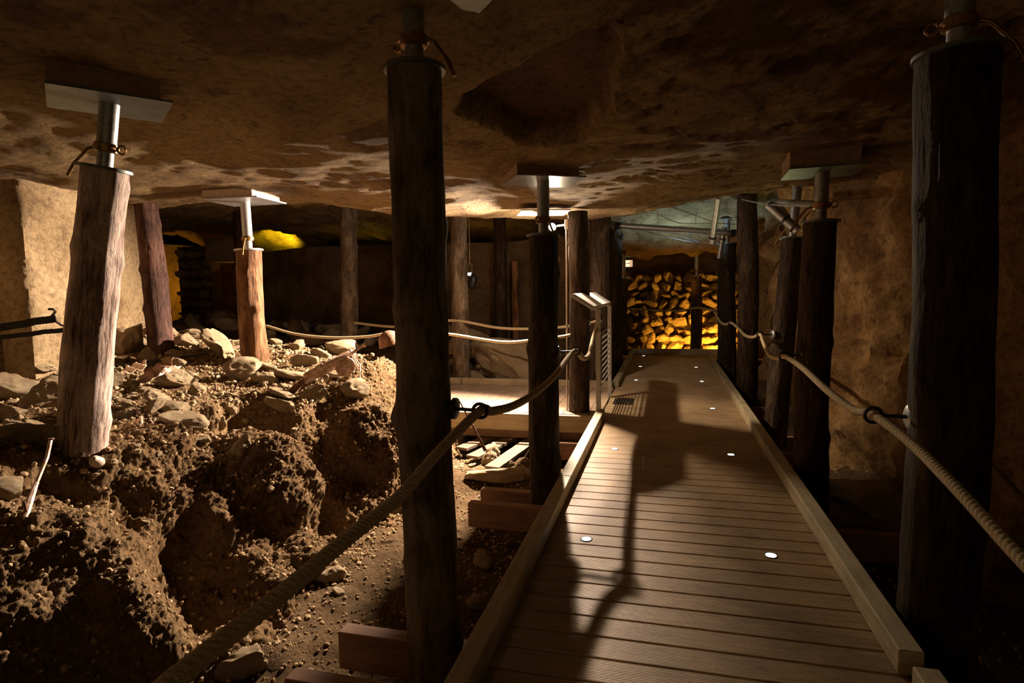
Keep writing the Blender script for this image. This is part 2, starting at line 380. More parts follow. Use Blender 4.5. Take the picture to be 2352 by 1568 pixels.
# earth bank: a profile swept along the path, sampled by arc length
TOE = [(-1.0, -2.6), (1.2, -2.45), (2.4, -2.10), (2.9, -2.12), (3.7, -2.34), (4.3, -2.16), (5, -2.16), (5.8, -2.25), (7, -2.4)]
CREST = [(-1.0, -3.5), (2, -3.32), (3.7, -3.30), (4.5, -3.22), (4.9, -2.92), (5.5, -2.95), (6.2, -3.1)]
def bank_profile(Y):
    tx = lerp_list(TOE, Y); cx = lerp_list(CREST, Y)
    fe = sm(6.45, 6.0, Y); zc = .60*fe - .7*(1-fe) + .12*sm(4.6, 5.8, Y)*fe
    zt = -.62
    pts = [(tx+.25, zt-.1), (tx, zt+.06), (tx-.12, zt+.30), (tx+(cx-tx)*.34, zt+(zc-zt)*.52), (tx+(cx-tx)*.68, zt+(zc-zt)*.84),
           (cx, zc), (cx-.5, zc+.04*fe), (cx-1.2, zc+.10*fe), (cx-2.2, zc+.22*fe), (cx-3.2, zc+.30*fe), (cx-4.4, zc+.30*fe)]
    return pts
NU, NVF, NVP = 760, 220, 120
by = np.linspace(-.6, 6.5, NU)
base = np.zeros((NU, NVF+NVP, 3))
for i, Y in enumerate(by):
    pr = catm([(a, 0, b) for a, b in bank_profile(Y)], 10)
    L = [0]
    for a, b in zip(pr, pr[1:]): L.append(L[-1]+(b-a).length)
    px_ = [p.x for p in pr]; pz_ = [p.z for p in pr]
    lc = L[55]
    s = np.concatenate([np.linspace(0, lc, NVF, endpoint=False), np.linspace(lc, L[-1], NVP)])
    base[i, :, 0] = np.interp(s, L, px_); base[i, :, 1] = Y; base[i, :, 2] = np.interp(s, L, pz_)
def normals(b):
    du = np.gradient(b, axis=0); dv = np.gradient(b, axis=1)
    n = np.cross(dv, du); n /= (np.linalg.norm(n, axis=2, keepdims=True)+1e-9)
    if n[:, :, 2].mean() < 0: n = -n
    return n
nrm = normals(base)
BB = BVHTree.FromPolygons([Vector(v) for v in base.reshape(-1, 3)], grid_faces(NU, NVF+NVP))
def hit(B, px, py):
    r = (R3 @ Vector(((px-1176)/F, -(py-784)/F, -1.0))).normalized()
    h = B.ray_cast(EYE, r); return h[0], h[1]
BUMPS = []
for px, py, rad, amp in ((830, 1020, .34, .30), (640, 1130, .36, .24), (570, 1050, .22, .10), (180, 1360, .50, .10), (320, 1420, .24, .12), (120, 1160, .30, .05),
                         (590, 955, .26, -.22), (480, 965, .18, -.14), (470, 1330, .34, -.28), (440, 1200, .18, -.12), (745, 1180, .13, -.20), (110, 1110, .20, -.14), (270, 1160, .22, -.12),
                         (700, 1290, .16, .14), (880, 1240, .18, .12), (840, 900, .3, .05), (30, 1200, .2, -.04), (560, 1500, .16, .08), (900, 1120, .2, .08)):
    h, _ = hit(BB, px, py)
    if h is not None: BUMPS.append((np.array(h), rad, amp))
disp = np.zeros((NU, NVF+NVP))
for c, rad, amp in BUMPS:
    d = np.linalg.norm(base-c, axis=2)/rad
    disp += amp*np.exp(-(d**4)*1.0)
for i in range(NU):
    for j in range(NVF+NVP):
        x, y, z = base[i, j]
        p = Vector((x, y, z)); face = 1 if j < NVF else .55
        d = fr(p*1.9, 3)*.06 + fr(p*5.5+Vector((0, 8, 0)), 3, .8)*.035 + noise.noise(p*5.3+Vector((3, 1, 7)))*.028 + fr(p*9+Vector((4, 2, 0)), 3, .6)*.016
        v = noise.voronoi(p*11)[0]; d += max(0, .34-v[0])*.06
        d += abs(fr(p*24, 3, .6))*.022 + abs(fr(p*48+Vector((9, 0, 0)), 2, .5))*.014 + max(0, .32-noise.voronoi(p*28)[0][0])*.030 - .012
        disp[i, j] += d*face
    # end fade handled by profile
bank = base + nrm*disp[:, :, None]
bv = bank.reshape(-1, 3)
bank_o = link('earth_bank', bv.tolist(), grid_faces(NU, NVF+NVP), M['earth'], smooth=False)
bank_o.data.polygons.foreach_set('use_smooth', [True]*len(bank_o.data.polygons))
tag(bank_o, 'crumbling brown earth bank rising left of the walkway, strewn with limestone rubble', 'earth bank')
allv = [Vector(v) for v in bv]; allf = grid_faces(NU, NVF+NVP); off = len(allv)
allv += [Vector(v) for v in gv]; allf += [tuple(k+off for k in f) for f in grid_faces(len(gx), len(gy))]
TB = BVHTree.FromPolygons(allv, allf)
def terr(x, y, ztop=2.0):
    h = TB.ray_cast(Vector((x, y, ztop)), Vector((0, 0, -1)))
    return (h[0].z, h[1]) if h[0] else (-.6, Vector((0, 0, 1)))

# ------------------------------------------------------------------ rock walls
def rock_wall(name, path, z0, z1, mat, amp=.14, step=.06, zstep=.06, seed=0, top=None, flat=None):
    pts = [Vector(p) for p in path]; L = [0]
    for a, b in zip(pts, pts[1:]): L.append(L[-1]+(b-a).length)
    n = int(L[-1]/step); s = np.linspace(0, L[-1], n); X = np.interp(s, L, [p.x for p in pts]); Y = np.interp(s, L, [p.y for p in pts])
    dx = np.gradient(X); dy = np.gradient(Y); ll = np.hypot(dx, dy); nx = dy/ll; ny = -dx/ll
    nzv = int((z1-z0)/zstep); vs = []
    for i in range(n):
        zt = z1 if top is None else top(X[i])
        for k in range(nzv):
            z = z0+(zt-z0)*k/(nzv-1); p = Vector((X[i]+seed, Y[i], z))
            d = fr(p*.9, 3)*amp + fr(p*2.6+Vector((5, 5, 5)), 5, .7)*amp*.42 - abs(fr(Vector((p.x*1.2, p.y*1.2, p.z*.8+9)), 4, .7))*amp*.45 + amp*.1
            d += (.3-noise.voronoi(p*1.5)[0][0])*amp*.55
            if flat: d *= flat(X[i], Y[i], z)
            vs.append((X[i]+nx[i]*d, Y[i]+ny[i]*d, z))
    o = link(name, vs, grid_faces(n, nzv), mat); o['kind'] = 'structure'; return o
rock_wall('wall_right', [(2.7, -2.6), (2.45, 1), (2.25, 3.2), (2.0, 4.4), (1.85, 5.3), (1.72, 6.3), (1.75, 8), (1.75, 10), (1.72, 11.6), (2.3, 11.9), (4.5, 12.2)], -.75, 3.1, M['wall_r'], .24, .05, .05, 3)
rock_wall('wall_left', [(-4.6, -2.6), (-4.9, 1), (-5.35, 2.6), (-5.4, 3.55), (-5.10, 3.62), (-5.02, 3.68), (-5.02, 4.2), (-5.06, 4.28), (-5.9, 5.0), (-6.35, 6.0), (-6.6, 6.35), (-7.3, 6.3), (-12, 6.8)][::-1], -.4, 3.1, M['wall'], .16, .05, .05, 11,
          flat=lambda x, y, z: 1.4 if y < 3.58 else .28)
BTOP = lambda X: lerp_list([(-15, 2.66), (-9.6, 2.42), (-8.9, 2.38), (-8, 2.46), (-7, 2.48), (-3, 2.40), (-1.5, 2.5)], X)
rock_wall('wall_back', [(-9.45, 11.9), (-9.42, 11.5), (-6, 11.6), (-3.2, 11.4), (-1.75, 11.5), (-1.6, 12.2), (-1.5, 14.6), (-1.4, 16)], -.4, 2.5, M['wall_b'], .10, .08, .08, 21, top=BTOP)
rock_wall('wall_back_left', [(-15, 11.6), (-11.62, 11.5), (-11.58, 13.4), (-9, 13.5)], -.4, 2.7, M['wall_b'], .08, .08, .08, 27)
rock_wall('wall_far', [(-15, 15.2), (-6, 15.0), (-1.5, 15.2), (4.6, 15.9)], -.4, 3.1, M['wall'], .15, .12, .12, 37)
lt = MB().box(-10.25, -9.4, 11.45, 12.1, 2.22, 2.75); tag(put('stone_lintel', lt, M['stone'], None, bevel=.02), 'stone lintel over the black opening in the back wall', 'lintel')

# dry stone block standing in the doorway of the back wall
def rock_proto(seed, sub=3, flat=(1, 1, 1), cuts=7, rough=.035):
    rnd = random.Random(seed); bm = bmesh.new(); bmesh.ops.create_icosphere(bm, subdivisions=sub, radius=1.0)
    pl = []
    for _ in range(cuts):
        n = Vector((rnd.gauss(0, 1), rnd.gauss(0, 1), rnd.gauss(0, 1))).normalized(); pl.append((n, rnd.uniform(.46, .80)))
    for v in bm.verts:
        p = v.co.copy()
        p *= 1 + .16*noise.noise(p*1.1+Vector((seed, 0, 0)))
        for n, d in pl:
            e = p.dot(n)-d
            if e > 0: p -= n*e*.93
        p += p.normalized()*(fr(p*3+Vector((0, seed, 0)), 4, .8)*rough*2.4 + fr(p*9, 2)*rough*1.1)
        v.co = Vector((p.x*flat[0], p.y*flat[1], p.z*flat[2]))
    me = bpy.data.meshes.new('limestone_rock'); bm.to_mesh(me); bm.free()
    me.polygons.foreach_set('use_smooth', [True]*len(me.polygons))
    try: me.set_sharp_from_angle(angle=math.radians(38))
    except Exception: pass
    me.materials.append(M['stone']); return me
RP = [rock_proto(s, 4, f, c) for s, f, c in ((1, (1, .8, .62), 8), (2, (1, .9, .75), 9), (3, (1, .62, .5), 7), (4, (.9, .9, .8), 10), (5, (1, .75, .42), 8),
                                              (6, (1, .55, .6), 9), (7, (.8, .8, .9), 11), (8, (1, .85, .55), 6), (9, (1, .7, .7), 12), (10, (1, .95, .6), 9))]
def rock(name, k, loc, s, rot, label, cat='rock', group=None):
    o = bpy.data.objects.new(name, RP[k % len(RP)]); COL.objects.link(o); o.location = loc
    o.scale = (s, s, s) if not isinstance(s, tuple) else s; o.rotation_euler = rot
    return tag(o, label, cat, group)
rnd = random.Random(7)
tag(put('pier_core', MB().box(-11.15, -10.25, 11.6, 11.9, -.2, 2.6), M['wall_b'], None), 'rough core of the small pier beside the black opening', 'wall')
for r in range(7):
    for c in range(3):
        rock('wall_stone', rnd.randrange(10), (-11.02+c*.30+(r % 2)*.06, 11.58, 1.02+r*.235), (.19, .16, .16), (rnd.random()*.5, rnd.random()*.5, rnd.random()*.4),
             'dark stone of the small pier at the back wall opening, %s row up, %s' % ('first second third fourth fifth sixth seventh'.split()[r], ('left', 'middle', 'right')[c]), 'stone', 'stones of the pier at the back wall')

# ------------------------------------------------------------------ walkway
PITCH = .145; CX = .09
def boards_along_y(mb, x0, x1, y0, y1, z=0, th=.028, ng=14):
    y = y0
    while y < y1-.02:
        prof = [(y+.004, z-th)]; prof.append((y+.004, z-.003)); prof.append((y+.008, z))
        wv = PITCH-.016
        for k in range(ng):
            a = y+.008+wv*(k+.28)/ng; b_ = y+.008+wv*(k+.72)/ng
            prof += [(a, z), (a+.0006, z-.0022), (b_-.0006, z-.0022), (b_, z)]
        prof += [(y+PITCH-.008, z), (y+PITCH-.004, z-.003), (y+PITCH-.004, z-th)]
        n = len(prof); jx = rnd.uniform(-.004, .004)
        vs = [(x0+jx, a, b_) for a, b_ in prof] + [(x1+jx, a, b_) for a, b_ in prof]
        fs = [(i, i+1, n+i+1, n+i) for i in range(n-1)] + [(n-1, 0, n, 2*n-1), tuple(range(n-1, -1, -1)), tuple(range(n, 2*n))]
        mb.add(vs, fs); y += PITCH
walk = thing('boardwalk', 'grooved timber walkway running straight down the middle, small lights set in it', 'walkway', (CX, 2, 0))
off_ = (-CX, -2, 0)
def loc(mb, o=off_): mb.v = [(x+o[0], y+o[1], z+o[2]) for x, y, z in mb.v]; return mb
mb = MB(); boards_along_y(mb, CX-.78, CX+.78, -2.02, 12.25); put('deck_boards', loc(mb), M['deck'], walk, False)
def kerb_box(x0, x1, y0, y1, z0, z1):
    return MB().box(x0, x1, y0, y1, z0, z1)
for (x0, x1, y0, y1) in ((CX-.82, CX-.735, -2, 4.1), (CX-.82, CX-.735, 4.105, 6.55), (CX-.82, CX-.735, 8.62, 13.0), (CX+.755, CX+.84, -2, 2.24), (CX+.745, CX+.83, 2.33, 6.1), (CX+.745, CX+.83, 6.105, 9.4), (CX+.745, CX+.83, 9.405, 12.1)):
    put('kerb', loc(kerb_box(x0, x1, y0, y1, .001, .098)), M['kerb'], walk, False, .006)
for x in (CX-.76, CX-.05, CX+.66):
    put('joist', loc(MB().box(x, x+.07, -2, 12.9, -.30, -.03)), M['joist'], walk, False)
# far corner platform with diagonal boards
plat = thing('corner_platform', 'end platform of the walkway with diagonal boards in front of the orange stone heap', 'walkway', (.2, 12.6, 0))
mb = MB(); d45 = math.radians(-38)
bm = bmesh.new()
for k in range(-14, 24):
    c = Vector((.2+k*PITCH/math.cos(d45)*1.0, 12.68, 0)); L_ = 3
    q = Matrix.Translation(c-Vector((.2, 12.6, 0))) @ Matrix.Rotation(d45+math.pi/2, 4, 'Z')
    t = bmesh.new(); bmesh.ops.create_cube(t, size=1, matrix=q @ Matrix.Diagonal((L_, PITCH-.008, .026, 1)).copy())
    for nrm_, co in (((-1, 0, 0), (-.91, 0, 0)), ((1, 0, 0), (2.6, 0, 0)), ((0, -1, 0), (0, -.335, 0)), ((0, 1, 0), (0, .48, 0))):
        gm = bmesh.ops.bisect_plane(t, geom=t.verts[:]+t.edges[:]+t.faces[:], plane_co=co, plane_no=nrm_, clear_outer=True)
        bmesh.ops.holes_fill(t, edges=t.edges[:], sides=12)
    me = bpy.data.meshes.new('tmp'); t.to_mesh(me); t.free()
    mb.add([v.co+Vector((0, 0, -.014)) for v in me.vertices], [tuple(p.vertices) for p in me.polygons]); bpy.data.meshes.remove(me)
put('platform_boards', mb, M['deck'], plat, False)
put('end_kerb', MB().box(-.92, 2.5, .42, .50, .001, .13), M['kerb_x'], plat, False, .006)
put('joist', MB().box(-.9, 2.5, .3, .37, -.3, -.03), M['joist'], plat, False)

# side walkway, boards along Y
side = thing('side_walkway', 'pale lit timber walkway branching off to the left behind the posts', 'walkway', (-2, 7.6, 0))
mb = MB(); x = CX-.80
while x > -11:
    if True:
        for k in range(1):
            mb.box(x-PITCH+.006+2, x+2, 6.66-7.6, 8.60-7.6, -.028, .001)
    x -= PITCH
put('deck_boards', mb, M['deck_y'], side, False)
for (x0, x1, y0, y1, z0, z1) in ((-9.0, -1.05, .93, 1.01, .0015, .10), (-1.04, 1.27, .93, 1.01, .0015, .10)):
    put('kerb', MB().box(x0, x1, y0, y1, z0, z1), M['kerb_x'], side, False, .006)
put('fascia', MB().box(-9, 1.27, -1.02, -.95, -.20, -.004), M['kerb_x'], side, False, .004)
put('fascia', MB().box(-9, 1.27, -.90, -.85, -.32, -.06), M['joist'], side, False, .004)
put('joist', MB().box(-9, 1.2, .2, .27, -.3, -.03), M['joist'], side, False)

# crossbeams clamped in pairs on the posts
def beam(x0, x1, y, label, side_g, z1=-.30, h=.2, t=.09, nm='cross_beam'):
    o = put(nm, loc(MB().box(x0, x1, y, y+t, z1-h, z1), (-x0, -y, -z1)), M['beam'], None, False, .005); o.location = (x0, y, z1)
    return tag(o, label, 'beam', side_g)
for y, xl, xr, lab in ((2.175, -1.66, 1.75, 'reddish crossbeam under the walkway, nearest one, its pale top just in frame'),
                       (2.56, -1.62, 1.6, 'reddish crossbeam behind the base of the big central post'),
                       (4.45, -1.56, 1.68, 'reddish crossbeam in front of the post under the floodlight'),
                       (4.79, -1.56, 1.7, 'reddish crossbeam just behind the post under the floodlight'),
                       (6.50, -1.4, 1.5, 'short lit crossbeam end at the foot of the log beside the side walkway'),
                       (7.20, -.7, 1.62, 'crossbeam under the walkway at the leaning right-hand log')):
    beam(xl, xr, y, lab, None)
for k, y in enumerate((8.95, 11.1)):
    beam(-1.1, 1.55, y, 'dark crossbeam under the far walkway, beam %s the side branch' % ('just past' if k == 0 else 'well past'), None)

# deck lights
ly_ = [3.27, 5.24, 7.25, 9.35, 11.02, 12.81]
dl0 = None
names = ['nearest', 'second nearest', 'third', 'fourth', 'fifth', 'farthest']
for sd, xx in ((-1, -.43), (1, .555)):
    for i, y in enumerate(ly_):
        if sd < 0 and i == 2: continue
        if sd > 0 and i == 5: continue
        lab = 'round white light set in the walkway boards, %s on its %s side' % (names[i], 'left' if sd < 0 else 'right')
        t = thing('deck_light', lab, 'light', (xx, y, .001), None, 'round lights in the walkway')
        if dl0 is None:
            rg = MB().ring((0, 0, 0), (0, 0, 1), .031, .0035, 28, 8); rg.cyl((0, 0, -.03), (0, 0, -.001), .031, 24)
            hm = put('housing', rg, M['iron'], t)
            lm = put('lens', MB().tube([(0, 0, 0), (0, 0, .0030), (0, 0, .0036)], [.0265, .0265, .022], 28), M['led'], t); dl0 = (hm, lm)
        else:
            for q in dl0: c = q.copy(); COL.objects.link(c); c.parent = t

# ------------------------------------------------------------------ posts
def log_part(t, L, r, mat, seed, taper=.93, bend=.02, seg=44):
    nr = max(12, int(L/.035)); vs = []; rr = random.Random(seed)
    knots = [(rr.uniform(.1, .95)*L, rr.uniform(0, 6.28), rr.uniform(.5, 1)) for _ in range(7)]
    bx, by_ = rr.uniform(-1, 1)*bend, rr.uniform(-1, 1)*bend
    for i in range(nr):
        z = L*i/(nr-1); f = i/(nr-1); c = Vector((math.sin(f*3.14)*bx, math.sin(f*3.14)*by_, 0)) + Vector((fr(Vector((z*.9, seed, 0)), 2), fr(Vector((z*.9, seed, 9)), 2), 0))*.012
        for j in range(seg):
            a = 2*math.pi*j/seg; ca, sa = math.cos(a), math.sin(a)
            q = r*(1+(taper-1)*f) * (1 + .07*fr(Vector((ca*.9+seed, sa*.9, z*1.4)), 3) + .042*fr(Vector((ca*4+seed, sa*4, z*1.6)), 4) + .022*fr(Vector((ca*14, sa*14+seed, z*2.5)), 2))
            for kz, ka, ks in knots:
                da = math.atan2(math.sin(a-ka), math.cos(a-ka)); q += .022*ks*math.exp(-((z-kz)/.045)**2-(da*r/.04)**2)
            vs.append((c.x+ca*q, c.y+sa*q, z))
    fs = [(i*seg+j, i*seg+(j+1) % seg, (i+1)*seg+(j+1) % seg, (i+1)*seg+j) for i in range(nr-1) for j in range(seg)]
    fs += [tuple(range(seg-1, -1, -1)), tuple((nr-1)*seg+j for j in range(seg))]
    return link('log', vs, fs, mat, t)
def post(label, b, t_, r, mat, seed, jack=None, bolt=None, plate_mat='plate', yawp=0, pad='padwood', tube='galv', handle=0, plate=(.55, .46), bend=.02, zplate=None, cat='post', group=None):
    b = Vector(b); t_ = Vector(t_); ax = (t_-b); L = ax.length; q = Vector((0, 0, 1)).rotation_difference(ax.normalized()); qi = q.inverted()
    t = thing('timber_post', label, cat, b, q, group)
    log_part(t, L, r, mat, seed, bend=bend)
    if jack is not None:
        top = ceil_at(t_.x, t_.y) if zplate is None else zplate
        put('cap_disc', MB().tube([(0, 0, L-.004), (0, 0, L+.012)], r*1.07, 40), M['plate'] if tube == 'galv' else M['galv_white'], t)
        Lj = (top-t_.z)/q.to_matrix()[2][2]
        put('jack_tube', MB().cyl((0, 0, L+.01), (0, 0, L+.16), .040, 24), M[tube], t)
        put('inner_tube', MB().cyl((0, 0, L+.13), (0, 0, L+Lj), .049, 24), M[tube], t)
        z = L+.12; c = MB().tube([(0, 0, z-.025), (0, 0, z-.02), (0, 0, z+.02), (0, 0, z+.025)], [.05, .058, .058, .05], 24)
        c.tube([(0, 0, z-.006), (0, 0, z+.006)], .064, 24)
        h = handle; u = Vector((math.cos(h), math.sin(h), 0))
        c.ring(Vector((0, 0, z))-u*.085, u.cross(Vector((0, 0, 1))), .022, .007, 14, 6)
        col = put('collar', c, M['brass'], t)
        put('collar_handle', MB().tube([Vector((0, 0, z))+u*.055, Vector((0, 0, z-.02))+u*.10, Vector((0, 0, z-.11))+u*.17, Vector((0, 0, z-.18))+u*.20], .009, 10), M['brass'], col)
        # plate level in the world
        W = Matrix.Translation(Vector((0, 0, L+Lj))) @ qi.to_matrix().to_4x4() @ Matrix.Rotation(yawp, 4, 'Z')
        a, b2 = plate[0]/2, plate[1]/2
        put('bearing_plate', MB().box(-a, a, -b2, b2, -.008, .004, W), M[plate_mat], t, False)
        if pad: put('timber_pad', MB().box(-a*.98, a*.80, -b2*.94, b2*.9, .005, .20, W), M[pad], t, False)
    if bolt is not None:
        bp, rp = Vector(bolt[0]), Vector(bolt[1])          # on the log, ring centre
        inv = q.to_matrix().transposed(); lo = lambda p: inv @ (p-b)
        u = (rp-bp).normalized()
        e = put('eye_bolt', MB().cyl(lo(bp+u*.0), lo(rp-u*.03), .008, 10).ring(lo(rp), inv @ Vector((0, 1, .15)), .032, .008, 24, 8), M['iron'], t)
        put('washer', MB().tube([lo(bp-u*.012), lo(bp+u*.003), lo(bp+u*.010)], [.048, .048, .035], 24), M['galv'] if len(bolt) < 3 else M[bolt[2]], e)
    return t
def base_on(px, py, X=None, Y=None, sink=.06): p = P(px, py, X=X, Y=Y); return p

# left row
bA = P(1006, 1650, Y=2.40); tA = P(953, 163, Y=2.40)
ringA = P(1103, 943, Y=2.42); ringA.x += 0
post('dark log post nearest left edge of the walkway, the large one in the middle foreground', bA, tA, .122, M['log_grey'], 11, 1, (P(1046, 938, Y=2.42), ringA, 'iron'), yawp=.75, handle=-.25, bend=.012, zplate=2.635)
ringF = P(1323, 806, Y=4.66)
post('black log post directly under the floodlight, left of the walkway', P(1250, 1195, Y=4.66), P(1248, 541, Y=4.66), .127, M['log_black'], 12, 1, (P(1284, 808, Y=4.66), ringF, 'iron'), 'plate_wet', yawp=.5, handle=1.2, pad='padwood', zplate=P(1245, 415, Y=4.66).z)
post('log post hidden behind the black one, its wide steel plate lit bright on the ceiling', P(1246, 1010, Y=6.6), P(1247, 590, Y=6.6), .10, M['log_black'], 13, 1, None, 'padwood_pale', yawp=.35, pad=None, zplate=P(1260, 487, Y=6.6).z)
ringD = P(1377, 729, Y=6.88)
post('brown log post standing beside the thin conduit and left of the info board', P(1331, 1006, Y=6.84), P(1328, 486, Y=6.84), .122, M['log_dark'], 14, None, (P(1352, 738, Y=6.84), ringD))
post('log post behind the info board, its left edge brightly lit', P(1378, 893, Y=9.1), P(1378, 470, Y=9.1), .165, M['log_dark'], 15, None)
post('black log post right beside the one behind the info board, near the steel pipes', P(1412, 880, Y=10.9), P(1411, 480, Y=10.9), .14, M['log_black'], 16, None)
post('short dark log post at the far left end of the walkway, below the lit sign', P(1434, 815, Y=12.9), P(1432, 640, Y=12.9), .085, M['log_dark'], 17, 1, None, plate=(.3, .3), zplate=2.12, pad=None)
post('log post standing in front of the orange stone heap', P(1598, 806, Y=13.25), P(1600, 634, Y=13.25), .12, M['log_dark'], 18, 1, None, plate=(.3, .3), pad=None)
# right row
ringR = P(2006, 953, Y=2.72)
post('huge blackened log post in the right foreground', P(2138, 1640, Y=2.72), P(2200, 128, Y=2.72), .143, M['log_black'], 21, 1, (P(2087, 957, Y=2.72), ringR, 'galv'), yawp=.3, handle=-.3, bend=.03)
ringG = P(1800, 818, Y=4.78)
post('dark log post with a steel jack, second along the right side of the walkway', P(1863, 1200, Y=4.78), P(1885, 510, Y=4.78), .122, M['log_dark'], 22, 1, (P(1840, 815, Y=4.78), ringG), yawp=-.05, handle=2.8, bend=.03, zplate=P(1885, 394, Y=4.78).z, plate=(.50, .46))
ringH = P(1746, 768, Y=7.05)
post('slanting dark log post just behind the second right-hand one', P(1776, 1025, Y=7.07), P(1820, 549, Y=7.25), .125, M['log_dark'], 23, 1, (P(1774, 768, Y=7.1), ringH), yawp=.2, handle=2.5, pad=None)
ringK = P(1679, 741, Y=9.1)
post('tall log post reaching the ceiling on the right, without a jack', P(1714, 935, Y=9.15), P(1716, 452, Y=9.15), .145, M['log_dark'], 24, None, (P(1694, 741, Y=9.1), ringK))
ringL = P(1641, 716, Y=11.2)
post('black log post with a jack beside the blue-lit pipes, right end of the walkway', P(1668, 880, Y=11.2), P(1670, 560, Y=11.2), .16, M['log_black'], 25, 1, (P(1652, 718, Y=11.2), ringL), plate=(.4, .4), pad=None)
post('thin log post lit orange in the gap behind the right-hand posts', P(1750, 860, Y=12.6), P(1752, 590, Y=12.6), .10, M['log_rust'], 26, None)
# left field
post('leaning log post at far left, its right side lit almost white', P(190, 1032, Y=2.62), P(240, 390, Y=2.66), .126, M['log_pink'], 31, 1, None, yawp=.9, handle=3.4, bend=.012, zplate=P(262, 235, Y=2.66).z)
post('orange-brown log post with a pale steel jack in the lit rubble', P(593, 868, Y=5.22), P(571, 575, Y=5.22), .132, M['log_rust'], 32, 1, None, 'galv_white', yawp=.05, pad='padwood_pale', tube='galv_white', handle=-1.2, plate=(.62, .5), zplate=P(560, 462, Y=5.22).z)
post('dark reddish log post leaning left behind the white-lit one', P(374, 835, Y=5.0), P(335, 470, Y=5.25), .122, M['log_red'], 33, None)
post('grey log post on the far side of the side walkway, left of centre', P(801, 812, Y=9.0), P(800, 478, Y=9.0), .145, M['log_grey'], 34, None)
post('pale grey log post just right of the big foreground one, behind the side walkway', P(1060, 885, Y=8.85), P(1054, 478, Y=8.85), .135, M['log_grey'], 35, None)
post('dim log post in the dark between the pale grey one and the black one', P(1152, 800, Y=11.0), P(1146, 470, Y=11.0), .125, M['log_dark'], 36, None)
post('thin dark log post half hidden behind the pale jack of the orange-brown one', P(552, 720, Y=9.3), P(545, 470, Y=9.3), .07, M['log_red'], 37, None)
post('thin far log post lit orange on its right side, left of the black one', P(1187, 800, Y=11.1), P(1183, 600, Y=11.1), .07, M['log_rust'], 38, None)

# ------------------------------------------------------------------ ropes
def rope(label, pts, r=.018, n=14, samp=14, twist=112):
    pts = catm(pts, samp); L = [0]
    for a, b in zip(pts, pts[1:]): L.append(L[-1]+(b-a).length)
    step = .0045
    ns = int(L[-1]/step)
    s = np.linspace(0, L[-1], ns); A = np.array([tuple(p) for p in pts])
    q = [Vector((np.interp(v, L, A[:, 0]), np.interp(v, L, A[:, 1]), np.interp(v, L, A[:, 2]))) for v in s]
    LL = L[-1]
    mb = MB().tube(q, r, n, True, lambda f, a:   .84+.2*abs(math.cos(1.5*(a-f*LL*twist*.9))))
    o = put('hemp_rope', mb, M['rope'], None, True); o.data.polygons.foreach_set('use_smooth', [True]*len(o.data.polygons))
    return tag(o, label, 'rope')
def sag(a, b, s, n=5): return [a.lerp(b, i/n)-Vector((0, 0, 4*s*(i/n)*(1-i/n))) for i in range(1, n)]
dz = Vector((0, 0, .012))
fgA = [P(300, 1640, X=-.80), P(390, 1568, X=-.80), P(500, 1480, X=-.80), P(640, 1370, X=-.80), P(800, 1235, X=-.80), P(920, 1137, X=-.81)]
e1 = fgA[0]; far0 = Vector((-.82, -1.4, .95))
rope('long hemp handrail rope along the left side of the walkway, sweeping into the foreground',
     [far0, Vector((-.81, -.4, .80))] + fgA + [P(1010, 1035, Y=2.05), ringA] + [P(1130, 944, Y=2.55), P(1180, 931, Y=2.9), P(1230, 902, Y=3.4), P(1275, 862, Y=3.95), P(1305, 822, Y=4.45), ringF, P(1340, 823, Y=4.85), P(1354, 812, Y=5.3), P(1363, 775, Y=6.1), ringD], .0205)
rope('long hemp handrail rope looping post to post along the right side',
     [Vector((.84, -.9, .92)), Vector((.85, 0, .74)), Vector((.85, .6, .67)), Vector((.85, 1.15, .68)), P(2352, 1290, X=.85), P(2200, 1125, X=.85), P(2090, 1015, X=.86), ringR, P(1960, 940, Y=2.95), P(1900, 896, Y=3.3), P(1850, 850, Y=3.9), P(1820, 828, Y=4.4), ringG,
      P(1783, 823, Y=5.1), P(1765, 812, Y=5.7), P(1753, 785, Y=6.6), ringH, P(1730, 774, Y=7.4), P(1712, 770, Y=8), P(1697, 755, Y=8.7), ringK, P(1667, 745, Y=9.6), P(1654, 738, Y=10.3), ringL], .018)
rope('upper hemp rope across the far side of the side walkway', [P(815, 741, Y=8.72), P(905, 750, Y=8.72), P(985, 741, Y=8.72), P(1050, 736, Y=8.72), P(1140, 752, Y=8.72), P(1215, 755, Y=8.72), P(1300, 750, Y=8.72), P(1382, 735, Y=8.75)], .022)
rope('lower hemp rope along the near side of the side walkway', [P(612, 748, Y=6.75), P(680, 767, Y=6.75), P(760, 775, Y=6.75), P(840, 773, Y=6.75), P(905, 764, Y=6.75), P(1000, 766, Y=6.75), P(1045, 769, Y=6.75), P(1150, 785, Y=6.75), P(1215, 782, Y=6.75), P(1296, 772, Y=6.75), P(1318, 765, Y=6.8)], .018)
rope('thin hemp rope strung across the orange stone heap', [P(1444, 708, Y=13.1), P(1500, 712, Y=13.1), P(1560, 713, Y=13.1), P(1600, 707, Y=13.1), P(1640, 713, Y=13.1), P(1700, 718, Y=13.1), P(1775, 713, Y=13.1)], .018)

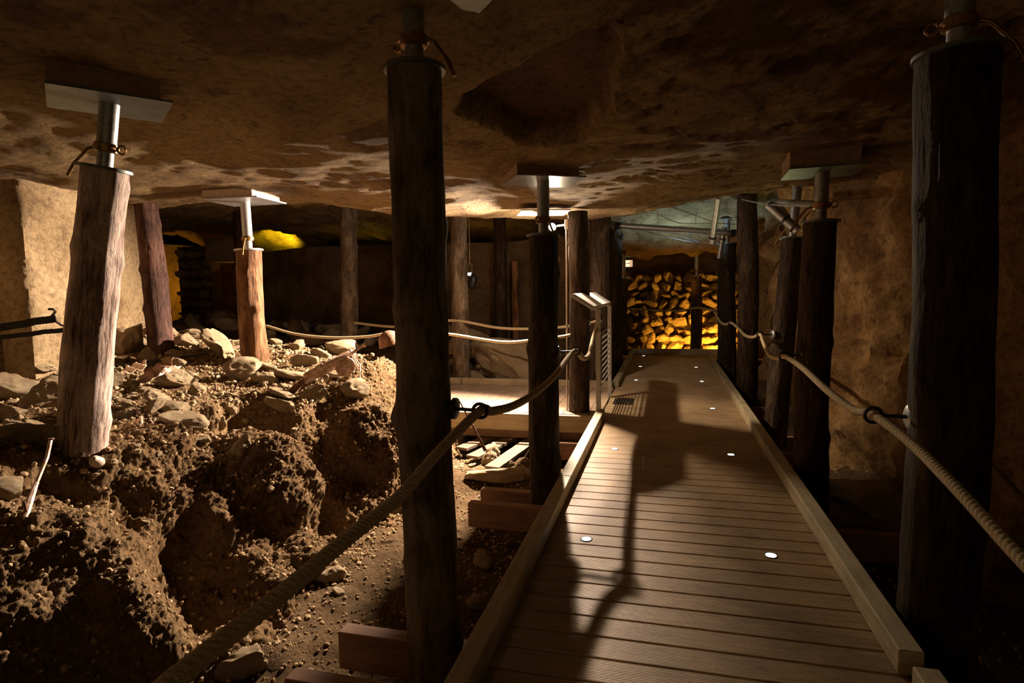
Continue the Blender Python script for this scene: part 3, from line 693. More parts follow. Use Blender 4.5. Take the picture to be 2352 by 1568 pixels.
# ------------------------------------------------------------------ floodlight on its conduit
t = thing('floodlight', 'dazzling floodlight on a short arm just under the ceiling lip', 'lamp', LAMP)
hb = MB().box(-.035, .035, -.01, .04, -.03, .03); put('lamp_housing', hb, M['conduit'], t, False, .006)
put('reflector', MB().tube([(0, -.01, 0), (0, -.022, 0)], [.018, .030], 24, False), M['steel'], t)
put('bulb', MB().tube([(0, -.045, -.045), (0, -.045, -.032), (0, -.045, 0), (0, -.045, .032), (0, -.045, .045)], [.012, .034, .046, .034, .012], 16), M['bulb'], t)
yk = P(1300, 516, Y=6.84)-LAMP
put('arm', MB().tube([(0, .04, 0), (.05, .03, .02), yk], .011, 10), M['conduit'], t)
t = thing('conduit', 'thin beige conduit running down beside the brown log to the side walkway', 'conduit', P(1303, 960, Y=6.83))
o_ = P(1303, 960, Y=6.83)
put('pipe', MB().tube([Vector((0, 0, 0)), P(1301, 540, Y=6.83)-o_, P(1301, 508, Y=6.83)-o_], .009, 10), M['conduit'], t)
put('junction_box', MB().box(-.018, .018, -.012, .012, -.02, .09, Matrix.Translation(P(1301, 522, Y=6.83)-o_)), M['conduit'], t, False, .003)
put('clip', MB().box(-.012, .012, -.02, .015, -.02, .02, Matrix.Translation(P(1303, 558, Y=6.83)-o_)), M['galv'], t, False)
put('clip', MB().box(-.012, .012, -.02, .015, -.02, .02, Matrix.Translation(P(1303, 750, Y=6.83)-o_)), M['galv'], t, False)

# ------------------------------------------------------------------ info board at the junction
Y0, Y1 = 6.0, 7.95; x = -.70
t = thing('information_board', 'sloping pale information board on grey steel legs at the mouth of the side walkway', 'information board', (x, 7, .0))
A_ = Matrix.Translation((0, 0, 1.25)) @ Matrix.Rotation(math.radians(33), 4, 'Y')
put('board_panel', MB().box(-.25, .0, Y0-7, Y1-7, 0, .012, A_), M['board'], t, False, .003)
put('board_frame', MB().box(-.257, .008, Y0-7.01, Y1-6.99, -.03, -.001, A_), M['steel'], t, False, .003)
for yy in (6.42, 7.80):
    q = MB().box(-.025, .025, yy-7.02, yy-6.98, -.04 if yy < 7 else .001, 1.22)
    q.tube([(0, yy-7, 1.20), (-.16, yy-7, 1.32)], .016, 4)
    put('leg', q, M['lectern'], t, False, .002)
for k in range(10):
    z = .34+k*.066
    put('rail', MB().cyl((0, 6.44-7, z), (0, 7.78-7, z), .008, 8), M['steel'], t)
put('foot_bracket', MB().box(-.04, .05, -.63, -.53, -.03, .02), M['iron'], t, False, .01)

# ------------------------------------------------------------------ lit sign over the end of the walkway
c = P(1438, 605, Y=13.0)
t = thing('exit_sign', 'small backlit sign with a dark double arrow hanging at the far end', 'sign', c)
put('sign_box', MB().box(-.135, .135, 0, .05, -.072, .072), M['sign_edge'], t, False, .004)
put('lit_face', MB().box(-.085, .075, -.002, .0, -.068, .068), M['sign'], t, False)
ar = MB().box(-.05, .05, -.006, -.003, -.006, .006)
for sx in (-1, 1): ar.add([(sx*.085, -.006, 0), (sx*.05, -.006, .016), (sx*.05, -.006, -.016), (sx*.085, -.003, 0), (sx*.05, -.003, .016), (sx*.05, -.003, -.016)], [(0, 1, 2), (3, 5, 4), (0, 3, 4, 1), (1, 4, 5, 2), (2, 5, 3, 0)])
put('arrow', ar, M['black'], t, False)
put('bracket', MB().box(-.13, .06, .01, .04, .073, .13).cyl((-.03, .02, .12), (-.03, .02, .35), .008, 8), M['iron'], t, False)
put('cable', MB().tube([(-.02, .02, -.07), (-.05, .02, -.15), (.02, .02, -.22), (-.03, .02, -.3), (.0, .02, -.36)], .006, 8), M['conduit'], t)

# ------------------------------------------------------------------ pipes and cables under the far ceiling
def pipe(label, a, b, r, mat='galv', coup=(), name='steel_pipe', cat='pipe'):
    a, b = Vector(a), Vector(b); t = thing(name, label, cat, a)
    put('tube', MB().cyl((0, 0, 0), b-a, r, 20), M[mat], t)
    for f in coup: put('coupler', MB().cyl((b-a)*f, (b-a)*(f+.03)+(b-a).normalized()*.01, r*1.22, 20), M['black'], t)
pipe('long level steel pipe under the blue-lit ceiling', P(1408, 517, Y=9.6), P(1700, 536, Y=9.6), .045, 'galv', (.02, .93))
pipe('steel pipe slanting down from the ceiling, left of the tall post', P(1650, 455, Y=9.0), P(1635, 558, Y=9.35), .042, 'galv_white', (.85,))
pipe('blue-grey steel strut beside the black post with a jack', P(1664, 522, Y=9.68), P(1652, 592, Y=9.8), .040, 'galv', (.1, .35))
pipe('short steel pipe against the top of the log behind the info board', P(1402, 512, Y=9.5), P(1428, 545, Y=9.9), .045, 'galv', (.3, .8))
pipe('diagonal steel pipe above the slanting right-hand log', P(1765, 470, Y=7.0), P(1833, 530, Y=6.9), .052, 'galv', (.55,))
pipe('level steel pipe running to the jack of the second right-hand post', P(1790, 463, Y=6.6), P(1882, 468, Y=4.9), .024, 'galv')
def cable(label, pts, r=.006, nm='cable'):
    q = catm(pts, 8); o = q[0].copy(); ob = put(nm, MB().tube([p-o for p in q], r, 8), M['cable']); ob.location = o; return tag(ob, label, 'cable')
cable('upper grey cable crossing the blue-lit ceiling', [P(1430, 497, Y=9.4), P(1500, 490, Y=9.2), P(1560, 512, Y=9.4), P(1640, 512, Y=9.3), P(1690, 515, Y=9.4)])
cable('grey cable slanting up to the ceiling lip from the left pipes', [P(1425, 496, Y=9.6), P(1480, 485, Y=9.2), P(1535, 473, Y=8.6)])
cable('grey cable slanting down right under the ceiling lip', [P(1535, 473, Y=8.6), P(1585, 490, Y=9.1), P(1640, 510, Y=9.5)])
cable('grey cable under the level pipe, left one', [P(1470, 527, Y=9.65), P(1530, 543, Y=10.1), P(1590, 554, Y=10.6), P(1650, 557, Y=11)])
cable('grey cable under the level pipe, right one', [P(1525, 530, Y=9.65), P(1560, 540, Y=10), P(1600, 553, Y=10.6)])
cable('grey cable draped over the slanting right-hand log', [P(1705, 458, Y=7.9), P(1745, 466, Y=7.4), P(1800, 472, Y=6.4), P(1880, 472, Y=4.95)], .008)
cable('thin cable looping off the level pipe', [P(1583, 532, Y=9.6), P(1584, 545, Y=9.7), P(1596, 556, Y=9.9), P(1612, 556, Y=10)], .004)
for px in (1510, 1598):
    a = P(px, 515, Y=9.55); pipe('threaded hanger rod above the level pipe, %s one' % ('left' if px < 1550 else 'right'), a, a+Vector((0, 0, .22)), .007, 'galv_white', (), 'hanger_rod', 'rod')

# ceiling spotlights in the dark hall
t = thing('spotlight', 'small black spotlight with a lit rim in the dark hall right of the foreground post', 'lamp', P(1080, 640, Y=9.5))
put('lamp_housing', MB().tube([(0, 0, -.16), (.03, 0, -.12), (.05, 0, 0), (.04, 0, .05), (0, 0, .08)], [.04, .07, .075, .06, .03], 20), M['black'], t)
put('lit_rim', MB().box(-.04, .03, -.05, -.03, .055, .10), M['led'], t, False)
put('bracket', MB().box(-.045, -.035, -.01, .01, .08, .24).box(.03, .04, -.01, .01, .08, .24).box(-.045, .04, -.012, .012, .24, .25).cyl((0, 0, .24), (0, 0, 1.32), .006, 8), M['brass'], t, False)

# ------------------------------------------------------------------ stone heap at the end
def cam_ray_terr(px, py, B=TB): return hit(B, px, py)
rnd = random.Random(5)
zs = .06; row = 0; col = 0
OW = 'first second third fourth fifth sixth seventh eighth ninth tenth eleventh twelfth thirteenth fourteenth fifteenth sixteenth'.split()
while zs < 1.84:
    yb = 13.75+(zs-.0)*.42; x0 = -1.0+(row % 2)*.14+rnd.uniform(-.05, .05); x = x0
    col = 0; zn = .20+rnd.uniform(-.015, .02)
    while x < 1.95:
        s = rnd.uniform(.15, .225); 
        big = row == 3 and -.65 < x < -.40
        if big: s = .27
        rock('heap_stone', rnd.randrange(10), (x+s*.5, yb+rnd.uniform(-.08, .06), zs+rnd.uniform(-.035, .035)), (s, s*.85, s*rnd.uniform(.72, .98)), (rnd.uniform(-.7, .7), rnd.uniform(-.7, .7), rnd.uniform(0, 6.28)),
             'block in the orange stone heap, %s layer from the ground, %s from the left' % (OW[row], OW[col]), 'stone', 'stones of the heap at the end of the walkway')
        x += s*1.34; col += 1
    zs += zn*.98; row += 1
hb_ = [(x, 13.95+max(0, z)*.42+.12*fr(Vector((x*2, z*2, 0)), 3), z) for x in np.arange(-1.6, 4.2, .12) for z in np.arange(-.6, 1.85, .12)]
o = link('rubble_core', hb_, grid_faces(len(np.arange(-1.6, 4.2, .12)), len(np.arange(-.6, 1.85, .12))), M['earth']); tag(o, 'earth packed behind the stones of the orange-lit heap', 'rubble', None, 'stuff')
# side tunnel stones lit orange, seen between right posts
for k in range(10):
    rock('tunnel_stone', rnd.randrange(10), (1.7+k*.1, 12.9+rnd.uniform(-.3, .6), .1+rnd.uniform(-.4, .6)), rnd.uniform(.18, .3), (rnd.random()*3, rnd.random()*3, rnd.random()*3),
         'orange-lit rock low behind the right-hand posts, %s from the left' % OW[k], 'rock', 'rocks in the side tunnel on the right')

# ------------------------------------------------------------------ named rocks, placed on the terrain
placed = []
LANDMARKS = [('the machine gun', 760, 850), ('the white-lit leaning post', 205, 860), ('the orange-brown post', 590, 800), ('the tilted slab', 508, 805), ('the row of cartridges', 507, 897), ('the rusted rails', 60, 755), ('the rusted rifle', 85, 1110),
             ('the square rock in the bank face', 556, 1028), ('the dark leaning log', 365, 790), ('the rusted sheet metal', 350, 862), ('the thin leaning rod', 1090, 985), ('the foot of the black post', 1250, 1150), ('the helmet-like dome', 893, 778),
             ('the flat shard on the crest', 650, 915), ('the grey post across the side walkway', 800, 790), ('the pale grey post', 1060, 860), ('the spot below the doorway pier', 440, 725), ('the lower bend of the foreground rope', 640, 1370),
             ('the reddish beam end at the bottom', 800, 1450), ('the broken jar', 222, 1068), ('the slanting right-hand log', 1775, 1000), ('the flat-topped boulder', 1985, 1150), ('the right foreground post', 2150, 1300), ('the lower corner of the bank', 300, 1500), ('the reddish beam ends at the black post', 1130, 1160), ('the knobbly lump in the bank face', 508, 975), ('the leather band', 182, 1070)]
SCAT = []
def proj(p):
    v = R3.inverted() @ (p-EYE); return 1176-F*v.x/v.z, 784+F*v.y/v.z
def seen(p, tol=.05):
    if (R3.inverted() @ (p-EYE)).z > -.3: return False
    x, y = proj(p)
    if not (-20 < x < 2372 and 0 < y < 1590): return False
    d = p-EYE; h = TB.ray_cast(EYE, d.normalized()); return h[0] is None or (h[0]-EYE).length > d.length-tol-.02*d.length
def prock(px, py, wpx, lab, k, asp=(1, .8, .62), rot=(0, 0, 0), lift=.25, name='limestone_rock', grp=None, Yf=None, cat='rock'):
    h, n = hit(TB, px, py)
    if Yf is not None or h is None: h = P(px, py, Y=Yf or 6)
    dep = (R3.inverted() @ (h-EYE)).z*-1
    s = wpx*dep/F/2/.92; lift += .14
    o = rock(name, k, h+Vector((0, 0, s*lift)), (s*asp[0], s*asp[1], s*asp[2]), (rot[0], rot[1], rot[2]+math.radians(14.6)), lab, cat, grp)
    placed.append((h, s)); return o
prock(508, 808, 120, 'slab-like limestone rock tilted up against the heap, left of the orange-brown post', 4, (1, .7, .7), (0, .75, 0), .15)
prock(558, 862, 95, 'pale limestone rock at the left foot of the orange-brown post', 1, (1, .9, .8), (.2, 0, .5), .1)
prock(608, 878, 62, 'bright limestone rock touching the right foot of the orange-brown post', 3, (1, .9, .8), (0, .4, 0), .1)
prock(300, 800, 100, 'large brown limestone rock behind the white-lit leaning post, right side', 6, (.9, .9, 1), (0, .3, .4), .1)
prock(60, 815, 165, 'long flat dark rock at the left edge under the rusted rails', 2, (1.1, .8, .8), (0, .1, 0), .1)
prock(92, 856, 110, 'thin slab of rock lying below the dark flat rock at left', 4, (1, .7, .5), (0, .25, 0), .2)
prock(38, 900, 120, 'pitted yellowish rock cut by the left edge of the photo', 7, (1, .9, .8), (.3, .2, 0), .1)
prock(108, 930, 110, 'rock with a white-lit end touching the left side of the leaning post', 3, (1, .9, .95), (0, -.4, .3), .05)
prock(60, 1010, 130, 'dark flat rock with a lit upper edge left of the leaning post foot', 0, (1.1, .9, .8), (0, 0, .4), 0)
prock(15, 1120, 90, 'brown crumbly rock at the left edge above the rusted rod', 9, (1, .9, .9), (.4, .2, 1), 0)
prock(556, 1028, 60, 'square rock sticking out of the bank face below the rubble', 6, (1, 1, 1), (.3, .2, .8), .0)
prock(508, 975, 42, 'upright knobbly lump of rock in the bank face', 8, (.7, .7, 1.2), (0, 0, 0), .0)
prock(405, 945, 85, 'broad rock embedded near the top of the bank', 9, (1, .9, .6), (0, .2, .2), .1)
prock(425, 795, 80, 'brown rock between the dark leaning log and the tilted slab', 5, (1, 1, 1), (.5, 0, 0), .1)
prock(650, 915, 75, 'flat shard of limestone on the crest of the bank', 4, (1, .6, .5), (0, .3, 0), .2)
prock(722, 912, 72, 'pale blocky rock on the crest below the gun', 8, (1, .8, .7), (0, 0, .4), .2)
prock(645, 938, 70, 'pale oblong rock just under the flat shard on the crest', 2, (1, .8, .8), (0, .35, .2), .1)
prock(733, 912, 40, 'small rounded pale rock right of the blocky one on the crest', 6, (.8, .8, 1), (0, 0, 0), .1)
prock(815, 905, 78, 'rounded greyish rock on the crest near the gun bipod', 1, (1, .9, .85), (.2, 0, .9), .1)
prock(790, 810, 90, 'crumbly rock mound behind the gun barrel', 9, (1, .8, .7), (0, 0, .3), .1)
prock(700, 838, 60, 'yellowish rock behind the gun, right of the orange-brown post', 0, (1, .8, .8), (0, 0, .1), .2)
prock(665, 872, 85, 'broad pale rock left of the gun', 7, (1, .8, .7), (0, .1, .3), .1)
prock(400, 885, 75, 'rock beside the rusted sheet metal', 3, (1, .9, .8), (0, .2, .6), .2)
prock(345, 910, 60, 'flat pale stone in front of the rusted sheet metal', 4, (1, .7, .5), (0, .1, .1), .3)
prock(875, 1180, 60, 'stone in the lower bank right behind the rope', 5, (1, .8, .7), (0, .3, .1), 0)
prock(760, 1330, 70, 'rock at the foot of the bank beside the rope', 3, (1, .9, .8), (0, .2, .3), .1)
prock(560, 1530, 130, 'grooved wedge of rock at the bottom of the bank under the rope', 8, (1, .8, .9), (.2, .2, .3), 0)
prock(1130, 1060, 64, 'pale rounded rock beside the thin leaning rod right of the central post', 6, (1, .9, .9), (0, 0, .3), .3)
prock(1060, 1020, 60, 'brown rock half hidden by the central post', 6, (.7, .9, 1.2), (0, 0, 0), .2)
prock(1140, 1105, 110, 'low stone row in front of the dark planks right of the central post', 2, (1.2, .8, .6), (0, 0, .1), .1)
prock(1195, 1095, 50, 'small stone next to the black post base', 1, (1, .9, .7), (0, 0, 1), .2)
prock(1095, 1395, 60, 'dim rock between the central post and the walkway kerb', 1, (1, .9, .8), (0, .3, 1), .2)
prock(1110, 1300, 70, 'dark round rock low behind the central post', 6, (1, .9, .8), (0, .3, 2), .2)
o = rock('boulder', 9, P(1985, 1145, Y=5.1)+Vector((0, 0, .03)), (.40, .36, .27), (.1, .1, .4), 'brown flat-topped boulder behind the right foreground post', 'boulder')
o = rock('boulder', 1, P(1170, 830, Y=9.7)+Vector((.1, 0, -.1)), (1.02, .62, .62), (.1, .35, .5), 'large split pale boulder behind the side walkway ropes', 'boulder')
o = rock('boulder', 7, P(1096, 778, Y=9.9)+Vector((-.2, .2, 0)), (.42, .4, .36), (.1, .2, 1.5), 'smaller boulder left of the large split one', 'boulder')

# scattered rubble: individually placed rocks
rnd = random.Random(21)
G1 = ('broken limestone piece in the brightly lit rubble on top of the bank', 'rubble on top of the bank')
G2 = ('dim limestone rock in the dark heap beyond the bank and side walkway', 'rocks in the dark heap at the back')
G3 = ('stone lying in the brown face of the bank', 'stones in the bank face')
G4 = ('small stone on the ground between the bank and the walkway', 'stones on the low ground')
G5 = ('rock on the dark ground right of the walkway', 'rocks right of the walkway')
def scatter(n, x0, x1, y0, y1, smin, smax, lab, grp, sq=.75, cond=None, nm='limestone_rock', pw=2.2):
    c = 0; tr = 0
    while c < n and tr < n*30:
        tr += 1; x, y = rnd.uniform(x0, x1), rnd.uniform(y0, y1)
        z, nn = terr(x, y)
        if cond and not cond(x, y, z, nn): continue
        if not seen(Vector((x, y, z+.02))): continue
        s = smin+(smax-smin)*rnd.random()**pw
        if any((Vector((x, y, z))-h).length < (s+s2)*.62 for h, s2 in placed): continue
        placed.append((Vector((x, y, z)), s)); c += 1
        rock(nm, rnd.randrange(10), (x, y, z+s*.25), (s, s*rnd.uniform(.7, 1), s*rnd.uniform(.5, .9)), (rnd.uniform(-.5, .5), rnd.uniform(-.5, .5), rnd.uniform(0, 6.28)), lab, 'rock', grp); SCAT.append(bpy.context and COL.objects[-1])
scatter(165, -6.4, -2.9, 3.0, 6.1, .022, .16, *G1, cond=lambda x, y, z, n: z > .42)
scatter(26, -5.6, -3.5, 1.8, 4.0, .04, .17, *G1, cond=lambda x, y, z, n: z > .42)
scatter(80, -12.5, -2.8, 8.8, 11.3, .16, .40, *G2, pw=1.1, nm='cave_rock')
scatter(24, -3.3, -2.1, 1.9, 5.6, .018, .055, *G3, cond=lambda x, y, z, n: -.4 < z < .5)
scatter(26, -2.2, -.9, 1.9, 6.2, .03, .08, *G4)
scatter(12, .95, 1.9, 2.0, 6.5, .03, .12, *G5)

ORD = ['closest', 'second closest', 'third closest', 'fourth closest', 'fifth closest', 'sixth closest', 'seventh closest', 'eighth closest', 'ninth closest', 'tenth closest'] + [n + ' closest' for n in
       'eleventh twelfth thirteenth fourteenth fifteenth sixteenth seventeenth eighteenth nineteenth twentieth twenty-first twenty-second twenty-third twenty-fourth twenty-fifth'.split()]
bins = {}
for o in SCAT:
    x, y = proj(o.location); n, lx, ly = min(LANDMARKS, key=lambda q: (q[1]-x)**2+((q[2]-y)*1.3)**2)
    dx, dy = x-lx, y-ly; dr = ('left of' if dx < 0 else 'right of') if abs(dx) > abs(dy)*1.2 else ('above' if dy < 0 else 'below')
    bins.setdefault((dr, n), []).append((math.hypot(dx, dy), o))
for (dr, n), l in bins.items():
    for k, (_, o) in enumerate(sorted(l, key=lambda q: q[0])):
        o['label'] = '%s limestone piece %s %s' % (ORD[min(k, len(ORD)-1)], dr, n)

# gravel and pebbles, uncountable
def gravel(name, n, x0, x1, y0, y1, smin, smax, lab, cond=None, mat=None):
    vs, fs = [], []; ico = bmesh.new(); bmesh.ops.create_icosphere(ico, subdivisions=1, radius=1); iv = [v.co.copy() for v in ico.verts]; ifc = [tuple(v.index for v in f.verts) for f in ico.faces]; ico.free()
    c = tr = 0
    while c < n and tr < n*12:
        tr += 1; x, y = rnd.uniform(x0, x1), rnd.uniform(y0, y1); z, nn = terr(x, y)
        if cond and not cond(x, y, z, nn): continue
        c += 1; s = smin+(smax-smin)*rnd.random()**3; q = Matrix.Rotation(rnd.random()*6, 3, Vector((rnd.gauss(0, 1), rnd.gauss(0, 1), rnd.gauss(0, 1))).normalized())
        sc = (rnd.uniform(.7, 1.2), rnd.uniform(.6, 1), rnd.uniform(.4, .8)); o = len(vs)
        for v in iv:
            p = q @ Vector((v.x*sc[0], v.y*sc[1], v.z*sc[2])); vs.append((x+p.x*s*rnd.uniform(.85, 1.15), y+p.y*s, z+p.z*s+s*.2))
        fs += [tuple(k+o for k in f) for f in ifc]
    ob = link(name, vs, fs, mat or M['gravel'], None, False); return tag(ob, lab, 'gravel', None, 'stuff')
gravel('bank_gravel', 9000, -5.2, -2.05, 1.6, 6.2, .004, .022, 'fine limestone grit scattered over the bank')
gravel('rubble_chips', 2600, -5.0, -2.9, 2.4, 6.0, .008, .034, 'pale limestone chips littering the top of the bank', lambda x, y, z, n: z > .40 and n.z > .5, M['stone'])
gravel('ground_gravel', 6000, -2.4, -.8, 1.6, 6.3, .004, .018, 'loose gravel on the low ground left of the walkway')
gravel('dark_gravel', 1200, .95, 1.9, 1.9, 6.5, .005, .02, 'loose gravel on the dark ground right of the walkway')

# ------------------------------------------------------------------ relics
a = hit(TB, 660, 893)[0]; a = EYE+(a-EYE)*.975; b = P(842, 798, Y=a.y+.55)
for _ in range(40):
    dd = max(terr(*(a.lerp(b, f).xy))[0]-a.lerp(b, f).z for f in (.3, .5, .7, .85, 1.0))
    if dd < -.05: break
    b = EYE+(b-EYE)*.985; a = EYE+(a-EYE)*.992
u = (b-a).normalized(); Lg = (b-a).length; sd = Vector((0, 0, 1)).cross(u).normalized(); upv = u.cross(sd)
Mg = Matrix((( u.x, sd.x, upv.x), (u.y, sd.y, upv.y), (u.z, sd.z, upv.z)))
t = thing('machine_gun', 'rusted light machine gun with a round pan magazine lying across the rubble crest', 'machine gun', a, Mg.to_quaternion())
put('barrel_jacket', MB().tube([(Lg*.22, 0, .03), (Lg*.25, 0, .03), (Lg*.86, 0, .03), (Lg*.87, 0, .03)], [.020, .028, .026, .022], 16), M['rust_pale'], t)
put('barrel', MB().tube([(Lg*.86, 0, .03), (Lg*.97, 0, .03), (Lg*.975, 0, .03), (Lg, 0, .03)], [.012, .012, .018, .018], 14), M['rust_pale'], t)
put('front_sight', MB().box(Lg*.90, Lg*.92, -.004, .004, .03, .085).ring((Lg*.80, 0, .03), (1, 0, 0), .03, .007, 16, 6), M['rust_pale'], t, False)
put('receiver', MB().box(Lg*.20, Lg*.62, -.012, .012, -.040, .004), M['rust_pale'], t, False, .004)
put('stock', MB().tube([(Lg*.20, 0, .0), (Lg*.08, 0, -.03), (-.02, 0, -.06)], [.016, .03, .05], 10, True, lambda f, an: 1+.25*math.sin(an*3+f*9)), M['rust'], t)
mgz = MB()
for rr in (.026, .042, .058, .074, .09): mgz.ring((Lg*.66, -.045, -.06), (0, 1, 0), rr, .006, 30, 6, -2.9, .9)
mgz.tube([(Lg*.66, -.038, -.06), (Lg*.66, -.030, -.06)], .088, 30)
put('pan_magazine', mgz, M['rust_pale'], t)
put('trigger_guard', MB().ring((Lg*.42, 0, -.07), (0, 1, 0), .03, .004, 16, 6).tube([(Lg*.36, 0, -.05), (Lg*.33, 0, -.12)], .012, 8), M['rust_pale'], t)
for s_ in (-1, 1): put('bipod_leg', MB().tube([(Lg*.80, 0, .0), (Lg*.80+.02, s_*.05, -.10), (Lg*.80+s_*.05, s_*.09, -.20)], .006, 8), M['rust_pale'], t)
put('feed_cover', MB().box(Lg*.38, Lg*.46, -.012, .012, .045, .066), M['rust_pale'], t, False, .005)

def bar(name, lab, cat, pts, r, mat, n=8, rs=None):
    o0 = Vector(pts[0]); ob = put(name, MB().tube([Vector(p)-o0 for p in pts], rs or r, n), M[mat]); ob.location = o0; return tag(ob, lab, cat)
def flatbar(name, lab, cat, a, b, wd, th, mat, hook=False):
    a, b = Vector(a), Vector(b); u = (b-a).normalized(); s_ = u.cross(Vector((0, 0, 1))).normalized(); v = s_.cross(u)
    Q = Matrix.Translation(a) @ Matrix(((u.x, s_.x, v.x), (u.y, s_.y, v.y), (u.z, s_.z, v.z))).to_4x4(); L = (b-a).length
    mb = MB(); n = 14; prev = None; pts = []
    for i in range(n+1):
        f = i/n; dz_ = .008*noise.noise(Vector((f*5, a.x*9, 0))); pts.append((f*L, dz_))
    for (x0, z0), (x1, z1) in zip(pts, pts[1:]): mb.box(x0, x1+.002, -th/2, th/2, -wd/2+z0, wd/2+z0)
    if hook: mb.tube([(L-.02, 0, wd*.4), (L+.01, 0, wd*.9), (L, 0, wd*1.3), (L-.03, 0, wd*1.4)], wd*.18, 6); mb.tube([(L-.01, 0, -wd*.3), (L+.02, 0, -wd), (L+.04, 0, -wd*1.2)], wd*.14, 6)
    mb.v = [tuple(Matrix(((u.x, s_.x, v.x), (u.y, s_.y, v.y), (u.z, s_.z, v.z))) @ Vector(p)) for p in mb.v]
    ob = put(name, mb, M[mat], None, False); ob.location = a; return tag(ob, lab, cat)
flatbar('rusted_rail', 'upper rusted iron rail with a hooked end at the left edge', 'iron bar', P(-60, 762, Y=3.15), P(128, 731, Y=3.45), .055, .02, 'iron', True)
flatbar('rusted_rail', 'lower straight rusted iron bar at the left edge', 'iron bar', P(-60, 782, Y=3.15), P(150, 757, Y=3.55), .036, .02, 'iron')
q = [P(117, 1008, Y=2.28), P(108, 1050, Y=2.22), P(84, 1108, Y=2.13), P(68, 1150, Y=2.06), P(52, 1205, Y=1.98)]
t = thing('rusted_rifle', 'rusted rifle remains leaning steeply on the bank at far left', 'rifle', q[-1])
put('rifle_barrel', MB().tube([p-q[-1] for p in q[:3]], .009, 10), M['rust_pale'], t)
put('receiver', MB().tube([p-q[-1] for p in q[2:]], [.010, .017, .015], 8), M['rust_pale'], t)
put('bolt_handle', MB().tube([Vector((.0, 0, .05)), Vector((.03, 0, .07)), Vector((.035, -.01, .12))], .006, 8).tube([Vector((0, 0, .0)), Vector((.03, 0, -.04)), Vector((.02, 0, -.09)), Vector((.04, 0, -.11))], .008, 8), M['rust'], t)
put('muzzle', MB().ring(q[0]-q[-1], (0, 0, 1), .010, .005, 12, 6), M['rust'], t)
bar('rusted_rod', 'thin rusted rod leaning right of the central foreground post', 'rod', [P(1052, 915, Y=5.0), P(1085, 975, Y=5.0), P(1115, 1035, Y=5.0)], .012, 'rust', 8, [.006, .012, .017])
bar('wire', 'dark bent wire crossing a hollow in the bank face', 'wire', [P(398, 1068, Y=3.2), P(430, 1060, Y=3.2), P(470, 1045, Y=3.25), P(502, 1022, Y=3.3)], .004, 'rust')
def ter(px, py, lift=.01):
    h, n = hit(TB, px, py); return h+Vector((0, 0, lift)) if h is not None else P(px, py, z=.6)
def ringy(name, lab, cat, px, py, R_, r, a0, a1, nrm=(0, -.6, .8), mat='rust', m=4):
    c = ter(px, py, .015); ob = put(name, MB().ring((0, 0, 0), nrm, R_, r, 24, m, a0, a1), M[mat]); ob.location = c; return tag(ob, lab, cat)
ringy('barrel_hoop', 'curved metal strap half buried to the right of the leaning post foot', 'strap', 290, 962, .085, .008, -.2, 3.4, (0, -.8, .6), 'leather')
ringy('metal_ring', 'dark oval ring in the bank face left of the wedge', 'ring', 415, 1128, .030, .005, 0, 6.3, (0, -.7, .7), 'rust')
ringy('shoe_sole', 'curled leather sole half buried in the bank face', 'shoe sole', 452, 1112, .045, .006, 2.5, 6.0, (0, -.9, .4), 'leather')
ringy('wire_hoop', 'small pale curved wire sticking out of the bank', 'wire', 535, 1108, .035, .003, .3, 2.6, (0, -1, .2), 'rust_pale')
ringy('leather_collar', 'knotted leather band in the bank below the leaning post', 'leather band', 182, 1070, .050, .011, 1.2, 4.9, (0, -.9, .4), 'leather', 8)
c = ter(222, 1068, .02); ob = put('broken_jar', MB().tube([(0, 0, -.05), (0, 0, -.02), (0, 0, .02), (0, 0, .04)], [.02, .035, .03, .018], 18), M['conduit']); ob.location = c; ob.rotation_euler = (.9, .4, 0); tag(ob, 'small broken clay jar in the hollow below the leaning post', 'jar')
c = ter(318, 975, .01); t = thing('metal_fitting', 'pinkish metal fitting on the bank right of the leaning post', 'metal fitting', c)
put('disc', MB().tube([(0, 0, 0), (0, -.008, .0)], [.026, .026], 20), M['rust_pale'], t); put('tab', MB().box(.015, .035, -.008, .004, .0, .045), M['rust_pale'], t, False)
c = ter(352, 975, .01); ob = put('metal_clip', MB().tube([(-.02, 0, .02), (0, 0, 0), (.02, 0, .025)], .005, 6).tube([(-.02, 0, -.01), (0, 0, 0)], .005, 6), M['rust_pale']); ob.location = c; tag(ob, 'small forked metal clip next to the pinkish fitting', 'clip')
def sheet(name, lab, a, b, c_, th, mat):
    a, b, c_ = Vector(a), Vector(b), Vector(c_); d_ = b+(c_-a); n = (b-a).cross(c_-a).normalized()*th; vs = []
    K = 8
    for k in range(2):
        for i in range(K+1):
            for j in range(K+1):
                p = a+(b-a)*(i/K)+(c_-a)*(j/K); w_ = .012*math.sin(i*1.7+j)+.01*noise.noise(Vector((i, j, 0))*.7); vs.append(p-a+n.normalized()*w_+n*k)
    m_ = (K+1)**2; fs = [(i*(K+1)+j, (i+1)*(K+1)+j, (i+1)*(K+1)+j+1, i*(K+1)+j+1) for i in range(K) for j in range(K)]; fs2 = [tuple(x+m_ for x in f[::-1]) for f in fs]
    ed = [(i, i+1, i+1+m_, i+m_) for i in range(K)] + [(K*(K+1)+i+1, K*(K+1)+i, K*(K+1)+i+m_, K*(K+1)+i+1+m_) for i in range(K)]
    ed += [((i+1)*(K+1), i*(K+1), i*(K+1)+m_, (i+1)*(K+1)+m_) for i in range(K)] + [(i*(K+1)+K, (i+1)*(K+1)+K, (i+1)*(K+1)+K+m_, i*(K+1)+K+m_) for i in range(K)]
    ob = link(name, vs, fs+fs2+ed, M[mat], None, False); ob.location = a; return tag(ob, lab, 'sheet metal')
